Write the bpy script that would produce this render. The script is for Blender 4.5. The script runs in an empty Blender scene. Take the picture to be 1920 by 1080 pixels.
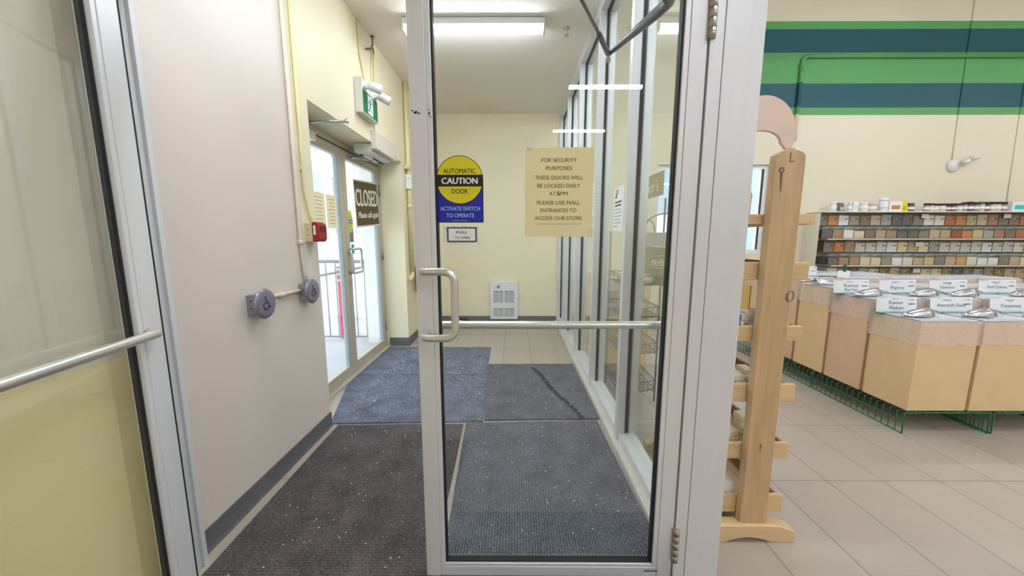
import bpy, bmesh, math, random
from mathutils import Vector, Matrix
R = math.radians
random.seed(7)
C = bpy.context.scene
COL = C.collection

# ---------------------------------------------------------------- camera, world, exposure
EYE = 1.27
cd = bpy.data.cameras.new('camera'); cam = bpy.data.objects.new('camera', cd); COL.objects.link(cam)
cd.sensor_width = 36.0; cd.sensor_fit = 'HORIZONTAL'; cd.lens = 672.0 / 1920.0 * 36.0
cd.shift_x = -2.0 / 1920.0; cd.clip_start = 0.01; cd.clip_end = 300
cam.location = (0, 0, EYE); cam.rotation_euler = (R(90 - 8.05), 0, R(0.27))
C.camera = cam
w = bpy.data.worlds.new('overcast_sky'); C.world = w; w.use_nodes = True
bg = w.node_tree.nodes['Background']; bg.inputs[0].default_value = (0.80, 0.90, 1.0, 1); bg.inputs[1].default_value = .85
vs = C.view_settings; vs.view_transform = 'Standard'; vs.look = 'None'; vs.gamma = 1.0; vs.exposure = 2.0
vs.use_curve_mapping = False
C.cycles.transparent_max_bounces = 40; C.cycles.max_bounces = 10
LAMP_STORE = 18.5        # radiance of the store's fluorescent strips
LAMP_LOBBY = 12.8        # radiance of the lobby's strip and of the added unseen one

# ---------------------------------------------------------------- materials
def lin(c):
    return tuple(((v / 255.0) / 12.92 if v <= 10 else ((v / 255.0 + .055) / 1.055) ** 2.4) for v in c) + (1.0,)
MATS = {}
def base_mat(name):
    m = bpy.data.materials.new(name); m.use_nodes = True
    nt = m.node_tree
    return m, nt, nt.nodes['Principled BSDF']
def mat(name, rgb, rough=.5, metal=0.0, var=.04, scale=18.0, bump=0.0, stretch=(1, 1, 1), spec=.5, alpha=None):
    if name in MATS: return MATS[name]
    m, nt, p = base_mat(name); N = nt.nodes.new; L = nt.links.new
    tc = N('ShaderNodeTexCoord'); mp = N('ShaderNodeMapping'); mp.inputs['Scale'].default_value = stretch
    nz = N('ShaderNodeTexNoise'); nz.inputs['Scale'].default_value = scale; nz.inputs['Detail'].default_value = 5
    mx = N('ShaderNodeMix'); mx.data_type = 'RGBA'
    a = lin(rgb)
    mx.inputs[6].default_value = tuple(max(0, v * (1 - var * 2)) for v in a[:3]) + (1,)
    mx.inputs[7].default_value = tuple(min(1, v * (1 + var * 2)) for v in a[:3]) + (1,)
    L(tc.outputs['Object'], mp.inputs[0]); L(mp.outputs[0], nz.inputs['Vector'])
    L(nz.outputs['Fac'], mx.inputs[0]); L(mx.outputs[2], p.inputs['Base Color'])
    p.inputs['Roughness'].default_value = rough; p.inputs['Metallic'].default_value = metal
    p.inputs['Specular IOR Level'].default_value = spec
    if bump:
        b = N('ShaderNodeBump'); b.inputs['Strength'].default_value = bump; b.inputs['Distance'].default_value = .002
        L(nz.outputs['Fac'], b.inputs['Height']); L(b.outputs[0], p.inputs['Normal'])
    if alpha is not None:
        p.inputs['Alpha'].default_value = alpha
    MATS[name] = m; return m
def wood(name, rgb, axis=2, dark=.72):
    if name in MATS: return MATS[name]
    m, nt, p = base_mat(name); N = nt.nodes.new; L = nt.links.new
    tc = N('ShaderNodeTexCoord'); mp = N('ShaderNodeMapping')
    s = [14, 14, 14]; s[axis] = 1.1; mp.inputs['Scale'].default_value = s
    nz = N('ShaderNodeTexNoise'); nz.inputs['Scale'].default_value = 2.2; nz.inputs['Detail'].default_value = 6; nz.inputs['Distortion'].default_value = 1.2
    n2 = N('ShaderNodeTexNoise'); n2.inputs['Scale'].default_value = 1.3
    cr = N('ShaderNodeValToRGB'); a = lin(rgb)
    cr.color_ramp.elements[0].position = .3; cr.color_ramp.elements[0].color = tuple(v * dark for v in a[:3]) + (1,)
    cr.color_ramp.elements[1].position = .62; cr.color_ramp.elements[1].color = a
    L(tc.outputs['Object'], mp.inputs[0]); L(mp.outputs[0], nz.inputs['Vector']); L(nz.outputs['Fac'], cr.inputs[0])
    L(cr.outputs[0], p.inputs['Base Color']); p.inputs['Roughness'].default_value = .45
    MATS[name] = m; return m
def glass(name, tint=(1, 1, 1), r0=.04, gain=1.0):
    if name in MATS: return MATS[name]
    m = bpy.data.materials.new(name); m.use_nodes = True; nt = m.node_tree; nt.nodes.clear(); N = nt.nodes.new; L = nt.links.new
    o = N('ShaderNodeOutputMaterial'); mx = N('ShaderNodeMixShader'); t = N('ShaderNodeBsdfTransparent'); g = N('ShaderNodeBsdfGlossy')
    t.inputs[0].default_value = tuple(tint) + (1,); g.inputs['Roughness'].default_value = 0.0; g.inputs[0].default_value = (1, 1, 1, 1)
    lw = N('ShaderNodeLayerWeight'); lw.inputs[0].default_value = .5
    pw = N('ShaderNodeMath'); pw.operation = 'POWER'; pw.inputs[1].default_value = 5
    ma = N('ShaderNodeMath'); ma.operation = 'MULTIPLY_ADD'; ma.inputs[1].default_value = (1 - r0) * gain; ma.inputs[2].default_value = r0 * gain
    L(lw.outputs['Facing'], pw.inputs[0]); L(pw.outputs[0], ma.inputs[0]); L(ma.outputs[0], mx.inputs[0])
    L(t.outputs[0], mx.inputs[1]); L(g.outputs[0], mx.inputs[2]); L(mx.outputs[0], o.inputs[0])
    MATS[name] = m; return m
def film(name, rgb, opacity, rough=.25):
    """clear or milky plastic: mostly see-through with a coloured sheen"""
    if name in MATS: return MATS[name]
    m = bpy.data.materials.new(name); m.use_nodes = True; nt = m.node_tree; nt.nodes.clear(); N = nt.nodes.new; L = nt.links.new
    o = N('ShaderNodeOutputMaterial'); mx = N('ShaderNodeMixShader'); t = N('ShaderNodeBsdfTransparent'); p = N('ShaderNodeBsdfPrincipled')
    p.inputs['Base Color'].default_value = lin(rgb); p.inputs['Roughness'].default_value = rough
    nz = N('ShaderNodeTexNoise'); nz.inputs['Scale'].default_value = 14
    ma = N('ShaderNodeMath'); ma.operation = 'MULTIPLY_ADD'; ma.inputs[1].default_value = opacity * .5; ma.inputs[2].default_value = opacity * .75
    L(nz.outputs['Fac'], ma.inputs[0]); L(ma.outputs[0], mx.inputs[0]); L(t.outputs[0], mx.inputs[1]); L(p.outputs[0], mx.inputs[2]); L(mx.outputs[0], o.inputs[0])
    MATS[name] = m; return m
def thin_paper(name, rgb):
    m = mat(name, rgb, .8, 0, .012, 8); nt = m.node_tree; N = nt.nodes.new
    p = nt.nodes['Principled BSDF']; o = [n for n in nt.nodes if n.type == 'OUTPUT_MATERIAL'][0]
    t = N('ShaderNodeBsdfTranslucent'); t.inputs[0].default_value = lin(rgb); mx = N('ShaderNodeMixShader'); mx.inputs[0].default_value = .5
    nt.links.new(p.outputs[0], mx.inputs[1]); nt.links.new(t.outputs[0], mx.inputs[2]); nt.links.new(mx.outputs[0], o.inputs[0]); return m
def emit(name, rgb, s):
    if name in MATS: return MATS[name]
    m = bpy.data.materials.new(name); m.use_nodes = True; nt = m.node_tree; nt.nodes.clear(); N = nt.nodes.new
    o = N('ShaderNodeOutputMaterial'); e = N('ShaderNodeEmission'); e.inputs[0].default_value = lin(rgb); e.inputs[1].default_value = s
    nt.links.new(e.outputs[0], o.inputs[0]); MATS[name] = m; return m

ALU = mat('anodised_aluminium', (222, 223, 225), .42, .25, .015, 6, stretch=(8, 8, .5))
ALU_BR = mat('satin_aluminium_tube', (214, 212, 206), .32, .75, .02, 30)
ALU_EXT = mat('beige_door_frame', (196, 188, 170), .5, .15, .02, 8)
STEEL = mat('brushed_steel', (196, 196, 200), .25, .95, .03, 40)
DSTEEL = mat('dark_steel', (120, 122, 126), .4, .7, .04, 30)
GASKET = mat('black_rubber_gasket', (20, 22, 26), .6, 0, .1, 30)
PANE = glass('window_glass', (.965, .985, .975))
PANE_P = glass('partition_glass', (.965, .985, .97), .045)
CLEAR = glass('clear_acrylic', (.96, .965, .955), .05, .8)
WHITE = mat('white_plastic', (238, 238, 238), .45, 0, .015, 20)
OFFW = mat('off_white_enamel', (222, 220, 214), .4, 0, .02, 14)
PAPER = mat('white_paper', (240, 240, 236), .8, 0, .015, 30)
CREAM_PAPER = thin_paper('cream_notice_paper', (250, 241, 208))
INK = mat('brown_ink', (122, 104, 62), .8, 0, .06, 60)
BLACK = mat('black_ink', (24, 22, 24), .6, 0, .1, 60)
GREYINK = mat('grey_ink', (96, 98, 104), .8, 0, .1, 60)
YELLOW = mat('sticker_yellow', (222, 210, 20), .45, 0, .03, 12)
BLUE = mat('sticker_blue', (16, 32, 170), .45, 0, .06, 12)
LIGHTBLUE = mat('sticker_pale_blue', (176, 204, 240), .5, 0, .02, 20)
RED = mat('red_enamel', (160, 22, 30), .35, 0, .05, 20)
GREEN = mat('sign_green', (10, 128, 82), .5, 0, .04, 14)
DGREENWIRE = mat('green_coated_wire', (22, 126, 90), .4, .1, .06, 60)
BASEB = mat('grey_vinyl_baseboard', (104, 104, 108), .5, 0, .04, 10)
PIPE_Y = mat('yellow_painted_pipe', (232, 222, 170), .5, 0, .03, 12)
PIPE_B = mat('beige_painted_pipe', (218, 210, 190), .5, 0, .03, 12)
CARD = mat('kraft_cardboard', (226, 196, 150), .8, 0, .04, 7, .1)
CARD2 = mat('tan_cardboard', (220, 184, 152), .8, 0, .04, 7, .1)
CARD3 = mat('yellow_cardboard', (214, 178, 106), .8, 0, .04, 7, .1)
LINER = film('clear_liner_film', (248, 236, 236), .34, .3)
LID = film('milky_lid_plastic', (232, 234, 240), .82, .2)
PINE_V = wood('pine_upright', (208, 174, 130), 2, .80)
PINE_H = wood('pine_board', (226, 194, 146), 0, .84)
PINE_Y = wood('pine_rail', (150, 104, 66), 1)
PLY = wood('pale_birch_plywood', (232, 206, 188), 0, .95)
SALTM = mat('salt_grains', (236, 236, 240), .6, 0, .03, 100)
WIRE = mat('bronze_wire', (104, 98, 92), .4, .5, .06, 60)
TANBOARD = mat('tan_display_board', (168, 148, 112), .7, 0, .03, 10)
CONC = mat('outdoor_concrete', (196, 196, 200), .9, 0, .06, 5)
SNOW = mat('packed_snow', (244, 246, 250), .9, 0, .02, 4)

def store_wall_mat():
    """painted back wall: pale yellow; on the store's side (x > .7) cream with green and dark teal stripes, keyed to world height"""
    m, nt, p = base_mat('painted_back_wall'); N = nt.nodes.new; L = nt.links.new
    g = N('ShaderNodeNewGeometry'); s = N('ShaderNodeSeparateXYZ'); L(g.outputs['Position'], s.inputs[0])
    cr = N('ShaderNodeValToRGB'); cr.color_ramp.interpolation = 'CONSTANT'
    dv = N('ShaderNodeMath'); dv.operation = 'DIVIDE'; dv.inputs[1].default_value = 5.0; L(s.outputs['Z'], dv.inputs[0]); L(dv.outputs[0], cr.inputs[0])
    cream = lin((224, 216, 192)); gr = lin((92, 160, 94)); te = lin((22, 84, 92))
    stops = [(0, cream), (2.946, gr), (3.037, te), (3.34, gr), (3.732, te), (4.031, gr), (4.122, cream)]
    el = cr.color_ramp.elements
    el[0].position = 0; el[0].color = cream; el[1].position = stops[1][0] / 5; el[1].color = gr
    for z, c in stops[2:]:
        e = el.new(z / 5.0); e.color = c
    yel = lin((247, 237, 206))
    gt = N('ShaderNodeMath'); gt.operation = 'GREATER_THAN'; gt.inputs[1].default_value = .70; st = N('ShaderNodeMath'); st.operation = 'GREATER_THAN'; st.inputs[1].default_value = 2.8; L(s.outputs['X'], st.inputs[0]); sm = N('ShaderNodeMix'); sm.data_type = 'RGBA'; sm.inputs[6].default_value = cream; L(cr.outputs[0], sm.inputs[7]); L(st.outputs[0], sm.inputs[0]); L(s.outputs['X'], gt.inputs[0])
    mx = N('ShaderNodeMix'); mx.data_type = 'RGBA'; mx.inputs[6].default_value = yel; L(sm.outputs[2], mx.inputs[7]); L(gt.outputs[0], mx.inputs[0])
    nz = N('ShaderNodeTexNoise'); nz.inputs['Scale'].default_value = 3; nz.inputs['Detail'].default_value = 4
    hs = N('ShaderNodeHueSaturation'); ma = N('ShaderNodeMath'); ma.operation = 'MULTIPLY_ADD'; ma.inputs[1].default_value = .08; ma.inputs[2].default_value = .96
    L(nz.outputs['Fac'], ma.inputs[0]); L(ma.outputs[0], hs.inputs['Value']); L(mx.outputs[2], hs.inputs['Color'])
    L(hs.outputs[0], p.inputs['Base Color']); p.inputs['Roughness'].default_value = .6
    MATS['back_wall'] = m; return m
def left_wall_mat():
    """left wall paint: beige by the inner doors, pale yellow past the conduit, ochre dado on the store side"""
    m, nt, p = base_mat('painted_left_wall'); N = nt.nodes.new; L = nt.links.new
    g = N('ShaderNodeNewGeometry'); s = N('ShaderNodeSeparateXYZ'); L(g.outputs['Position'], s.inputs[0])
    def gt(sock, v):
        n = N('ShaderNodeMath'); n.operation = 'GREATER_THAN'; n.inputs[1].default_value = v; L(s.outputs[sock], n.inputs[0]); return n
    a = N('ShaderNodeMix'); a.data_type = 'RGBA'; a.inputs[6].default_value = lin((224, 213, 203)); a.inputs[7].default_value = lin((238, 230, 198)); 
    yl = N('ShaderNodeMath'); yl.operation = 'MULTIPLY'; L(gt('Y', 2.13).outputs[0], yl.inputs[0]); L(gt('Z', 1.24).outputs[0], yl.inputs[1])  # beige to yellow split puts the light's colour shift into the wall
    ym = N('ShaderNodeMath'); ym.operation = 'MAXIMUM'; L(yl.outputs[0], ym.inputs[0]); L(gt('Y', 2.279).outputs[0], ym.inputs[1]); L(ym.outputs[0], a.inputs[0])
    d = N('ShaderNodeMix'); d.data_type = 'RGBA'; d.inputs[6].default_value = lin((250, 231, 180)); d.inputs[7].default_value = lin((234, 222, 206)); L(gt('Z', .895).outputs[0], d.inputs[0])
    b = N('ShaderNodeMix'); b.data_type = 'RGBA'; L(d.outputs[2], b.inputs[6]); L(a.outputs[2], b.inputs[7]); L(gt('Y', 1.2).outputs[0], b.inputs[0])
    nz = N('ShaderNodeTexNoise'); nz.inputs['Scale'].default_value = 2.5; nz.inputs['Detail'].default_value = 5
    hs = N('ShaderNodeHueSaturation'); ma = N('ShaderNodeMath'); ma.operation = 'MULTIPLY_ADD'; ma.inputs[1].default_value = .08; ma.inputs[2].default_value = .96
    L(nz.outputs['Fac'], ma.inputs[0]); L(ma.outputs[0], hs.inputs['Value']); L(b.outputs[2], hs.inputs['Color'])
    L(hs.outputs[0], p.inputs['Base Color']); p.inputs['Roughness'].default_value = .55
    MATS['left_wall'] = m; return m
def floor_mat():
    m, nt, p = base_mat('porcelain_floor_tiles'); N = nt.nodes.new; L = nt.links.new
    g = N('ShaderNodeNewGeometry'); mp = N('ShaderNodeMapping')
    mp.inputs['Location'].default_value = (-1.350, -1.737, 0); L(g.outputs['Position'], mp.inputs[0])
    br = N('ShaderNodeTexBrick'); br.offset = 0.0; br.squash = 1
    br.inputs['Scale'].default_value = 1; br.inputs['Brick Width'].default_value = .2945; br.inputs['Row Height'].default_value = .565
    br.inputs['Mortar Size'].default_value = .0024; br.inputs['Mortar Smooth'].default_value = .2
    br.inputs['Color1'].default_value = lin((176, 164, 150)); br.inputs['Color2'].default_value = lin((182, 171, 157)); br.inputs['Mortar'].default_value = lin((120, 112, 104))
    L(mp.outputs[0], br.inputs['Vector'])
    nz = N('ShaderNodeTexNoise'); nz.inputs['Scale'].default_value = 5; nz.inputs['Detail'].default_value = 8; nz.inputs['Roughness'].default_value = .7
    n2 = N('ShaderNodeTexNoise'); n2.inputs['Scale'].default_value = 2.6; n2.inputs['Detail'].default_value = 10; n2.inputs['Roughness'].default_value = .75
    L(g.outputs['Position'], nz.inputs['Vector']); L(g.outputs['Position'], n2.inputs['Vector'])
    hs = N('ShaderNodeHueSaturation'); ma = N('ShaderNodeMath'); ma.operation = 'MULTIPLY_ADD'; ma.inputs[1].default_value = .24; ma.inputs[2].default_value = .88
    L(nz.outputs['Fac'], ma.inputs[0]); L(ma.outputs[0], hs.inputs['Value']); L(br.outputs['Color'], hs.inputs['Color'])
    cr = N('ShaderNodeValToRGB'); cr.color_ramp.elements[0].position = .62; cr.color_ramp.elements[1].position = .74   # dried salt smears
    cr.color_ramp.elements[1].color = (.45, .45, .45, 1); cr.color_ramp.elements[0].color = (0, 0, 0, 1)
    L(n2.outputs['Fac'], cr.inputs[0])
    mx = N('ShaderNodeMix'); mx.data_type = 'RGBA'; mx.inputs[7].default_value = lin((214, 208, 200)); L(cr.outputs[0], mx.inputs[0]); L(hs.outputs[0], mx.inputs[6])
    L(mx.outputs[2], p.inputs['Base Color']); p.inputs['Roughness'].default_value = .42
    b = N('ShaderNodeBump'); b.inputs['Strength'].default_value = .25; b.inputs['Distance'].default_value = .002; b.invert = True
    L(br.outputs['Fac'], b.inputs['Height']); L(b.outputs[0], p.inputs['Normal'])
    MATS['floor'] = m; return m
def carpet(name, rgb, ribs=0):
    m, nt, p = base_mat(name); N = nt.nodes.new; L = nt.links.new
    tc = N('ShaderNodeNewGeometry')
    nz = N('ShaderNodeTexNoise'); nz.inputs['Scale'].default_value = 150; nz.inputs['Detail'].default_value = 3
    n2 = N('ShaderNodeTexNoise'); n2.inputs['Scale'].default_value = 7; n2.inputs['Detail'].default_value = 6
    wv = N('ShaderNodeTexWave'); wv.wave_type = 'BANDS'; wv.bands_direction = 'Y' if ribs == 2 else 'X'; wv.inputs['Scale'].default_value = 26; wv.inputs['Distortion'].default_value = 3; wv.inputs['Detail Scale'].default_value = 12
    for n in (nz, n2, wv): L(tc.outputs['Position'], n.inputs['Vector'])
    ad = N('ShaderNodeMath'); ad.operation = 'MULTIPLY_ADD'; ad.inputs[1].default_value = .55; L(nz.outputs['Fac'], ad.inputs[0])
    a2 = N('ShaderNodeMath'); a2.operation = 'MULTIPLY_ADD'; a2.inputs[1].default_value = .3; a2.inputs[2].default_value = -.12; L(n2.outputs['Fac'], a2.inputs[0])
    a3 = N('ShaderNodeMath'); a3.operation = 'MULTIPLY_ADD'; a3.inputs[1].default_value = .22 if ribs == 1 else .10; L(wv.outputs['Fac'], a3.inputs[0]); L(a2.outputs[0], a3.inputs[2]); L(a3.outputs[0], ad.inputs[2])
    cr = N('ShaderNodeValToRGB'); a = lin(rgb)
    cr.color_ramp.elements[0].position = .25; cr.color_ramp.elements[0].color = tuple(v * .3 for v in a[:3]) + (1,)
    cr.color_ramp.elements[1].position = .62; cr.color_ramp.elements[1].color = tuple(v * 1.5 for v in a[:3]) + (1,)
    L(ad.outputs[0], cr.inputs[0]); L(cr.outputs[0], p.inputs['Base Color']); p.inputs['Roughness'].default_value = .95
    b = N('ShaderNodeBump'); b.inputs['Strength'].default_value = .8; b.inputs['Distance'].default_value = .004; L(ad.outputs[0], b.inputs['Height']); L(b.outputs[0], p.inputs['Normal'])
    return m
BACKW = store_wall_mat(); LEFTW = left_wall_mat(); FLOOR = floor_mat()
MAT_BROWN = carpet('brown_black_ribbed_carpet', (104, 98, 96), 2)
MAT_GREY = carpet('charcoal_ribbed_carpet', (104, 106, 114), 1)
MAT_BLUE = carpet('blue_black_carpet', (124, 131, 150), 2)  # brightened blue puts daylight sheen from the outer doors into the carpet
CEIL = mat('painted_ceiling', (240, 232, 222), .8, 0, .02, 2)
CEIL2 = mat('store_ceiling_paint', (214, 208, 196), .8, 0, .02, 2)
STOREW = mat('store_cream_paint', (226, 216, 190), .7, 0, .02, 2)

# ---------------------------------------------------------------- mesh builder
GL = {}
def glyphs(s, bold=0.0, shear=0.0):
    k = (s, bold, shear)
    if k not in GL:
        cu = bpy.data.curves.new('t', 'FONT'); cu.body = s; cu.offset = bold; cu.shear = shear; cu.resolution_u = 4; cu.align_x = 'CENTER'
        o = bpy.data.objects.new('t', cu); COL.objects.link(o)
        dg = bpy.context.evaluated_depsgraph_get(); me = bpy.data.meshes.new_from_object(o.evaluated_get(dg))
        vs_ = [(v.co.x, v.co.y) for v in me.vertices]; fs = [tuple(p.vertices) for p in me.polygons]
        bpy.data.objects.remove(o); bpy.data.curves.remove(cu); bpy.data.meshes.remove(me)
        GL[k] = (vs_, fs)
    return GL[k]
class M:
    def __init__(s, *mats): s.v = []; s.f = []; s.mi = []; s.sm = []; s.mats = list(mats)
    def ix(s, m):
        if m is None: return 0
        if m not in s.mats: s.mats.append(m)
        return s.mats.index(m)
    def add(s, vs_, fs, m=None, smooth=False):
        b = len(s.v); i = s.ix(m); s.v += [tuple(v) for v in vs_]
        for f in fs: s.f.append(tuple(b + k for k in f)); s.mi.append(i); s.sm.append(smooth)
        return s
    def box(s, x0, x1, y0, y1, z0, z1, m=None):
        x0, x1 = sorted((x0, x1)); y0, y1 = sorted((y0, y1)); z0, z1 = sorted((z0, z1))
        v = [(x0, y0, z0), (x1, y0, z0), (x1, y1, z0), (x0, y1, z0), (x0, y0, z1), (x1, y0, z1), (x1, y1, z1), (x0, y1, z1)]
        return s.add(v, [(0, 3, 2, 1), (4, 5, 6, 7), (0, 1, 5, 4), (1, 2, 6, 5), (2, 3, 7, 6), (3, 0, 4, 7)], m)
    def hexa(s, v, m=None):
        return s.add(v, [(0, 3, 2, 1), (4, 5, 6, 7), (0, 1, 5, 4), (1, 2, 6, 5), (2, 3, 7, 6), (3, 0, 4, 7)], m)
    def poly(s, pts, m=None): return s.add(pts, [tuple(range(len(pts)))], m)
    def prism(s, pts, d, m=None, smooth=False):
        n = len(pts); d = Vector(d); q = [tuple(Vector(p) + d) for p in pts]
        s.add(list(pts) + q, [tuple(range(n))[::-1], tuple(range(n, 2 * n))], m)
        b = [(i, (i + 1) % n, n + (i + 1) % n, n + i) for i in range(n)]
        return s.add(list(pts) + q, b, m, smooth)
    def tube(s, path, r, m=None, n=10, closed=False):
        P = [Vector(p) for p in path]; k = len(P); rings = []; ref = None
        rr = r if isinstance(r, (list, tuple)) else [r] * k
        for i in range(k):
            if closed: t = (P[(i + 1) % k] - P[i - 1])
            else: t = (P[min(i + 1, k - 1)] - P[max(i - 1, 0)])
            t.normalize()
            if ref is None:
                ref = Vector((0, 0, 1)) if abs(t.z) < .9 else Vector((1, 0, 0))
            u = (ref - t * ref.dot(t))
            if u.length < 1e-6: u = t.orthogonal()
            u.normalize(); ref = u; vv = t.cross(u)
            rings.append([tuple(P[i] + (u * math.cos(2 * math.pi * j / n) + vv * math.sin(2 * math.pi * j / n)) * rr[i]) for j in range(n)])
        vs_ = [p for rg in rings for p in rg]; fs = []
        for i in range(k if closed else k - 1):
            a = i * n; b = ((i + 1) % k) * n
            for j in range(n): fs.append((a + j, a + (j + 1) % n, b + (j + 1) % n, b + j))
        s.add(vs_, fs, m, True)
        if not closed:
            s.add(rings[0], [tuple(range(n))[::-1]], m); s.add(rings[-1], [tuple(range(n))], m)
        return s
    def cyl(s, p0, p1, r0, r1=None, m=None, n=24):
        return s.tube([p0, p1], [r0, r0 if r1 is None else r1], m, n)
    def lathe(s, prof, c, axis='z', m=None, n=20, sm=True):
        vs_ = []; fs = []; c = Vector(c)
        for (r, h) in prof:
            for j in range(n):
                a = 2 * math.pi * j / n; x, y = r * math.cos(a), r * math.sin(a)
                d = {'z': (x, y, h), 'x': (h, x, y), 'y': (x, h, y)}[axis]
                vs_.append(tuple(c + Vector(d)))
        for i in range(len(prof) - 1):
            for j in range(n): fs.append((i * n + j, i * n + (j + 1) % n, (i + 1) * n + (j + 1) % n, (i + 1) * n + j))
        s.add(vs_, fs, m, sm)
        k = len(prof)
        if prof[0][0] > 1e-5: s.add(vs_[:n], [tuple(range(n))[::-1]], m)
        if prof[-1][0] > 1e-5: s.add(vs_[(k - 1) * n:], [tuple(range(n))], m)
        return s
    def text(s, string, c, right, up, h, m, wmax=None, wfit=None, bold=0.0, shear=0.0, align='c'):
        vs_, fs = glyphs(string, 0.0, shear)
        if not vs_: return s
        d = bold; xs = [v[0] for v in vs_]; ys = [v[1] for v in vs_]
        x0, x1 = min(xs), max(xs); sy = h / .73; sx = sy
        if wfit: sx = wfit / (x1 - x0)
        elif wmax and sx * (x1 - x0) > wmax: sx = wmax / (x1 - x0)
        xc = {'c': (x0 + x1) / 2, 'l': x0, 'r': x1}[align]
        c = Vector(c); right = Vector(right); up = Vector(up)
        nrm = right.cross(up).normalized()
        for j, k in enumerate((-1, -.33, .33, 1) if bold else (0,)):     # heavier strokes: the same letters laid a hair apart
            s.add([tuple(c + nrm * (j * .00007) + right * ((v[0] - xc + k * bold) * sx) + up * ((v[1] - .365 + (k * bold * .35 if abs(k) == 1 else 0)) * sy)) for v in vs_], fs, m)
        return s
    def build(s, name, parent=None, bevel=0.0, at=None, seg=2):
        """links the collected shapes as ONE mesh; vertices are given in world space and stored relative to the parent thing (or to `at`)"""
        off = Vector(at) if at is not None else (world_loc(parent) if parent else Vector((0, 0, 0)))
        me = bpy.data.meshes.new(name); me.from_pydata([tuple(Vector(v) - off) for v in s.v], [], s.f)
        for m in s.mats: me.materials.append(m)
        me.polygons.foreach_set('material_index', s.mi); me.polygons.foreach_set('use_smooth', s.sm)
        bm = bmesh.new(); bm.from_mesh(me); bmesh.ops.remove_doubles(bm, verts=bm.verts, dist=1e-5) if not bevel else bmesh.ops.remove_doubles(bm, verts=bm.verts, dist=1e-5)
        bmesh.ops.recalc_face_normals(bm, faces=bm.faces); bm.to_mesh(me); bm.free(); me.update()
        o = bpy.data.objects.new(name, me); COL.objects.link(o)
        if parent: o.parent = parent
        else: o.location = off
        if bevel:
            b = o.modifiers.new('edge', 'BEVEL'); b.width = bevel; b.segments = seg; b.limit_method = 'ANGLE'; b.angle_limit = R(40)
        return o
def world_loc(o):
    v = Vector(o.location)
    while o.parent: o = o.parent; v += Vector(o.location)
    return v
def tag(o, label, cat=None, group=None, kind=None):
    o['label'] = label
    if cat: o['category'] = cat
    if group: o['group'] = group
    if kind: o['kind'] = kind
    return o
def thing(name, label, cat, loc=(0, 0, 0), group=None, kind=None):
    o = bpy.data.objects.new(name, None); COL.objects.link(o); o.location = loc; o.empty_display_size = .05
    return tag(o, label, cat, group, kind)
def copy_tree(o, parent=None):
    c = o.copy(); COL.objects.link(c)
    if parent: c.parent = parent
    for ch in list(o.children): copy_tree(ch, c)
    return c
def struct(o, label=None):
    o['kind'] = 'structure'
    if label: o['label'] = label
    return o
def arc(c, r, a0, a1, n, u=(1, 0, 0), v=(0, 0, 1)):
    c = Vector(c); u = Vector(u); v = Vector(v)
    return [tuple(c + u * (r * math.cos(a0 + (a1 - a0) * i / n)) + v * (r * math.sin(a0 + (a1 - a0) * i / n))) for i in range(n + 1)]
def rounded_path(pts, r, n=6):
    """polyline with its inner corners rounded"""
    P = [Vector(p) for p in pts]; out = [P[0]]
    for i in range(1, len(P) - 1):
        a = (P[i - 1] - P[i]); b = (P[i + 1] - P[i]); d = min(r, a.length * .49, b.length * .49)
        p0 = P[i] + a.normalized() * d; p1 = P[i] + b.normalized() * d
        for k in range(n + 1):
            t = k / n; out.append(p0 * (1 - t) ** 2 + P[i] * 2 * t * (1 - t) + p1 * t * t)
    out.append(P[-1]); return [tuple(p) for p in out]

# ================================================================ THE SETTING
LW = -1.25; BK = 5.28; CH = 2.975; SH = 4.6
DY0, DY1, DX, DZ = 2.285, 4.10, -1.515, 2.092        # the outer doors' recess in the left wall
o = M(FLOOR).box(LW - .35, 9.2, -9.2, 5.6, -.08, 0).build('floor'); struct(o, 'beige grey porcelain tile floor with dried salt smears')
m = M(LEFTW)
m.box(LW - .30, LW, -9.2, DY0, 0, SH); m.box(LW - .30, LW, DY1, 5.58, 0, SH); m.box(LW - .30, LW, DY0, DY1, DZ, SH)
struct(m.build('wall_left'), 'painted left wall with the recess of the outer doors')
# back wall with the store window opening
WX0, WX1, WZ0, WZ1 = 2.03, 3.63, 1.04, 2.29
m = M(BACKW); m.box(LW, WX0, BK, BK + .25, 0, SH).box(WX1, 9.2, BK, BK + .25, 0, SH).box(WX0, WX1, BK, BK + .25, 0, WZ0).box(WX0, WX1, BK, BK + .25, WZ1, SH)
m.box(-.028, -.022, BK - .004, BK, .1, CH)
struct(m.build('wall_back'), 'painted back wall, green striped on the store side')
struct(M(STOREW).box(9.0, 9.2, -9.2, 5.5, 0, SH).build('wall_right'), 'cream store wall far to the right')
struct(M(STOREW).box(LW, 9.2, -9.2, -9.0, 0, SH).build('wall_rear'), 'cream store wall behind')
struct(M(CEIL).box(LW, .745, 1.25, BK, CH, CH + .08).build('ceiling'), 'lobby ceiling')
struct(M(CEIL2).box(LW - .3, 9.2, -9.2, 5.5, SH, SH + .1).build('ceiling'), 'store ceiling')
m = M(STOREW); m.box(LW, .745, 1.17, 1.25, CH, SH); m.box(.665, .745, 1.25, BK, CH + .08, SH)
struct(m.build('wall_front'), 'wall above the inner doors and the glazed partition')
# baseboards
m = M(BASEB); m.box(LW, LW + .008, 1.26, DY0, .0, .10); m.box(LW, LW + .012, 1.26, DY0, 0, .012)
m.box(LW, LW + .008, DY1, BK, 0, .10); m.box(DX + .04, LW + .008, DY1 - .008, DY1, 0, .10)
struct(m.build('baseboard_left', bevel=.002), 'grey vinyl baseboard along the left wall')
struct(M(BASEB).box(LW, .62, BK - .008, BK, 0, .10).build('baseboard_back', bevel=.002), 'dark grey baseboard under the heater')

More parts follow.
